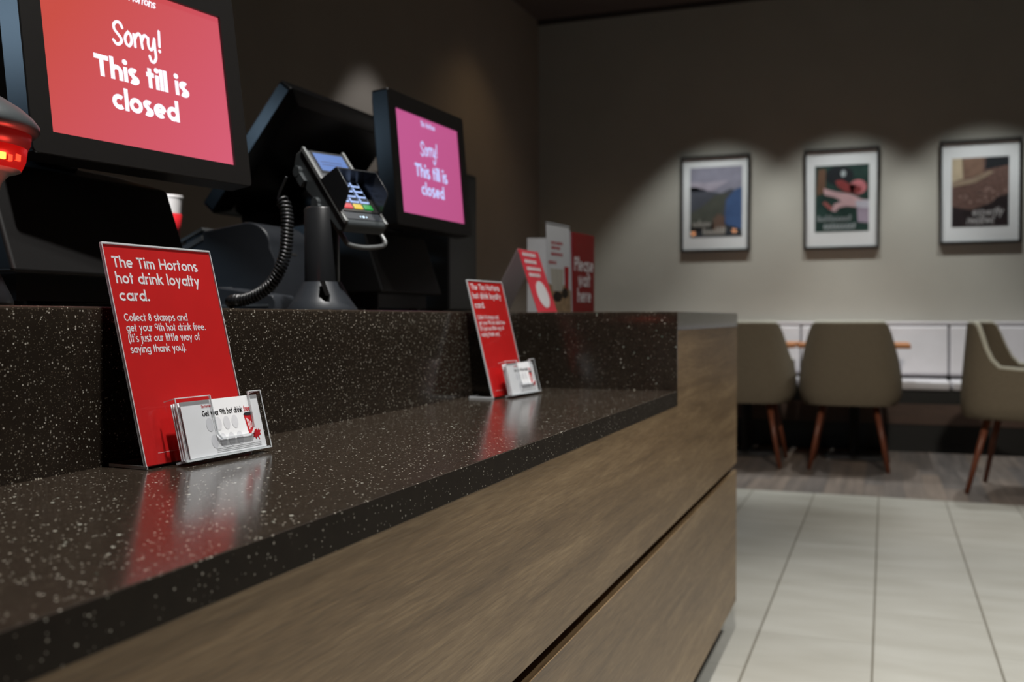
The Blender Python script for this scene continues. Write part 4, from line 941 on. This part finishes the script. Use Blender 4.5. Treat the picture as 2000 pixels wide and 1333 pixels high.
# ================================================================== BENCH
bn = thing('banquette_bench', (0.3, 7.4, 0), 'long pale leather banquette along the picture wall with dark base', 'bench')
for (xa, xb_) in ((-2.66, -0.58), (-0.575, 0.4155), (0.4205, 2.2)):
    g = MB(); g.prism([(0.10, 0.495), (0.02, 0.52), (0.06, 0.855), (0.09, 0.865), (0.145, 0.862), (0.145, 0.495)], lambda a, b, t_: Vector((t_ - 0.3, a, b)), xa + 0.002, xb_ - 0.002); obj('back_cushion', g, M['leather'], bn, bevel=0.012, seg=3)
    g = MB(); g.box(xa + 0.002 - 0.3, xb_ - 0.002 - 0.3, -0.255, 0.10, 0.425, 0.487); obj('seat_cushion', g, M['leather'], bn, bevel=0.016, seg=3)
g = MB(); g.box(-2.96, 1.9, 0.062, 0.246, 0.866, 0.888); obj('top_cap', g, M['leather'], bn, bevel=0.006)
g = MB(); g.box(-2.96, 1.9, -0.22, 0.246, 0.33, 0.424); g.box(-2.96, 1.9, 0.15, 0.246, 0.424, 0.866); obj('seat_carcass', g, M['plinth'], bn)
g = MB(); g.box(-2.96, 1.9, -0.25, 0.246, 0.192, 0.330); obj('fascia', g, M['bench_wood'], bn)
g = MB(); g.box(-2.96, 1.9, -0.235, 0.246, 0, 0.192); obj('kick_board', g, M['plinth'], bn)

# ================================================================== TABLES
def table(label):
    root = thing('bistro_table', (0, 0, 0), label, 'table', 'bistro tables at the bench')
    g = MB(); g.box(-0.335, 0.335, -0.335, 0.335, 0.725, 0.752); obj('tabletop', g, M['table'], root, bevel=0.004)
    g = MB(); g.lathe([(0.04, 0.02), (0.035, 0.03), (0.035, 0.70), (0.12, 0.71), (0.12, 0.7245)], (0, 0, 0), 24); obj('column', g, M['black_metal'], root, auto=40)
    g = MB(); g.lathe([(0.215, 0), (0.215, 0.006), (0.20, 0.016), (0.10, 0.024), (0.0, 0.028)], (0, 0, 0), 40); obj('base_disc', g, M['black_metal'], root, auto=40)
    return root
t1 = table('orange wooden table behind the middle grey chair'); t1.location = (-0.185, 6.80, 0)
copy_tree(t1, (-0.875, 6.78, 0), 0, 'orange wooden table mostly hidden behind the counter end')
copy_tree(t1, (1.30, 5.62, 0), R(-17), 'table in front of the turned chair at the right edge')

# ================================================================== CHAIRS
def chair(label):
    root = thing('tub_chair', (0, 0, 0), label, 'chair', 'grey tub chairs in the dining area')
    NT, NS = 40, 14
    def edge_z(t):          # t in -1..1, 0 = middle of the back
        a = abs(t)
        if a < 0.31: return 0.885
        k = min(1, (a - 0.31) / 0.27); k = k * k * (3 - 2 * k)
        return 0.885 - 0.235 * k
    def plan(t, s):         # plan position around the tub (angle), s height fraction of full height
        a = t * R(152)      # 0 = back (-Y)
        rx, ry = 0.300, 0.285
        tp = 0.90 + 0.10 * math.sin(min(1, s / 0.14) * PI / 2) if s < 0.30 else 1.0 - 0.17 * (s - 0.30) / 0.70
        ex = 0.62
        c, si = math.cos(a), math.sin(a)
        x = rx * tp * math.copysign(abs(si) ** ex, si); y = -ry * (tp * 0.5 + 0.5) * math.copysign(abs(c) ** ex, c)
        return x, y
    outer, inner = [], []
    Z0 = 0.395
    for i in range(NT + 1):
        t = -1 + 2 * i / NT; ez = edge_z(t); co = []
        for j in range(NS + 1):
            z = Z0 + (ez - Z0) * j / NS; s = (z - Z0) / (0.885 - Z0); x, y = plan(t, s); co.append((x, y, z))
        outer.append(co)
    g = MB(); vs = [p for c in outer for p in c]; k = NS + 1
    vi = [(p[0] * 0.87, p[1] * 0.87 if p[1] < 0 else p[1], p[2]) for p in vs]
    N = len(vs); fs = []
    for i in range(NT):
        for j in range(NS):
            a = i * k + j; fs += [(a, a + 1, a + k + 1, a + k), (N + a, N + a + k, N + a + k + 1, N + a + 1)]
        a = i * k + NS; fs.append((a, N + a, N + a + k, a + k)); a = i * k; fs.append((a, a + k, N + a + k, N + a))
    for j in range(NS):
        fs.append((j, N + j, N + j + 1, j + 1)); a = NT * k + j; fs.append((a, a + 1, N + a + 1, N + a))
    g.add(vs + vi, fs); obj('shell', g, M['fabric'], root, auto=60)
    g = MB(); g.tube([((o[-1][0] * 0.935), (o[-1][1] * 0.935 if o[-1][1] < 0 else o[-1][1]), o[-1][2] + 0.002) for o in outer], 0.013, 8); obj('edge_piping', g, M['piping'], root, smooth=True, label='pale piping along the edge')
    g = MB()
    n_ = 36; ring = lambda s, z: [(0.255 * s * math.copysign(abs(math.cos(2 * PI * j / n_)) ** 0.6, math.cos(2 * PI * j / n_)), 0.03 + 0.262 * s * math.copysign(abs(math.sin(2 * PI * j / n_)) ** 0.6, math.sin(2 * PI * j / n_)), z) for j in range(n_)]
    rs = [ring(0.90, 0.398), ring(0.94, 0.41), ring(0.955, 0.45), ring(0.93, 0.472), ring(0.80, 0.482)]
    vs = [p for r_ in rs for p in r_]; fs = [(i * n_ + j, i * n_ + (j + 1) % n_, (i + 1) * n_ + (j + 1) % n_, (i + 1) * n_ + j) for i in range(4) for j in range(n_)] + [tuple(range(n_))[::-1], tuple(4 * n_ + j for j in range(n_))]
    g.add(vs, fs); obj('seat_cushion', g, M['fabric'], root, smooth=True)
    for sx_ in (-1, 1):
        for sy_ in (-1, 1):
            g = MB(); g.tube([(sx_ * 0.150, sy_ * 0.15 + 0.01, 0.398), (sx_ * 0.2245, sy_ * 0.225, 0.0)], lambda q: 0.019 - 0.007 * q, 12); obj('leg', g, M['leg'], root, smooth=True)
    return root
c2 = chair('olive grey tub chair seen square from behind, middle of the dining area'); c2.location = (-0.20, 6.37, 0)
copy_tree(c2, (-0.82, 6.355, 0), 0, 'olive grey tub chair half hidden behind the counter end')
copy_tree(c2, (0.68, 5.73, 0), R(-106), 'olive grey tub chair turned sideways at the right edge of the room')
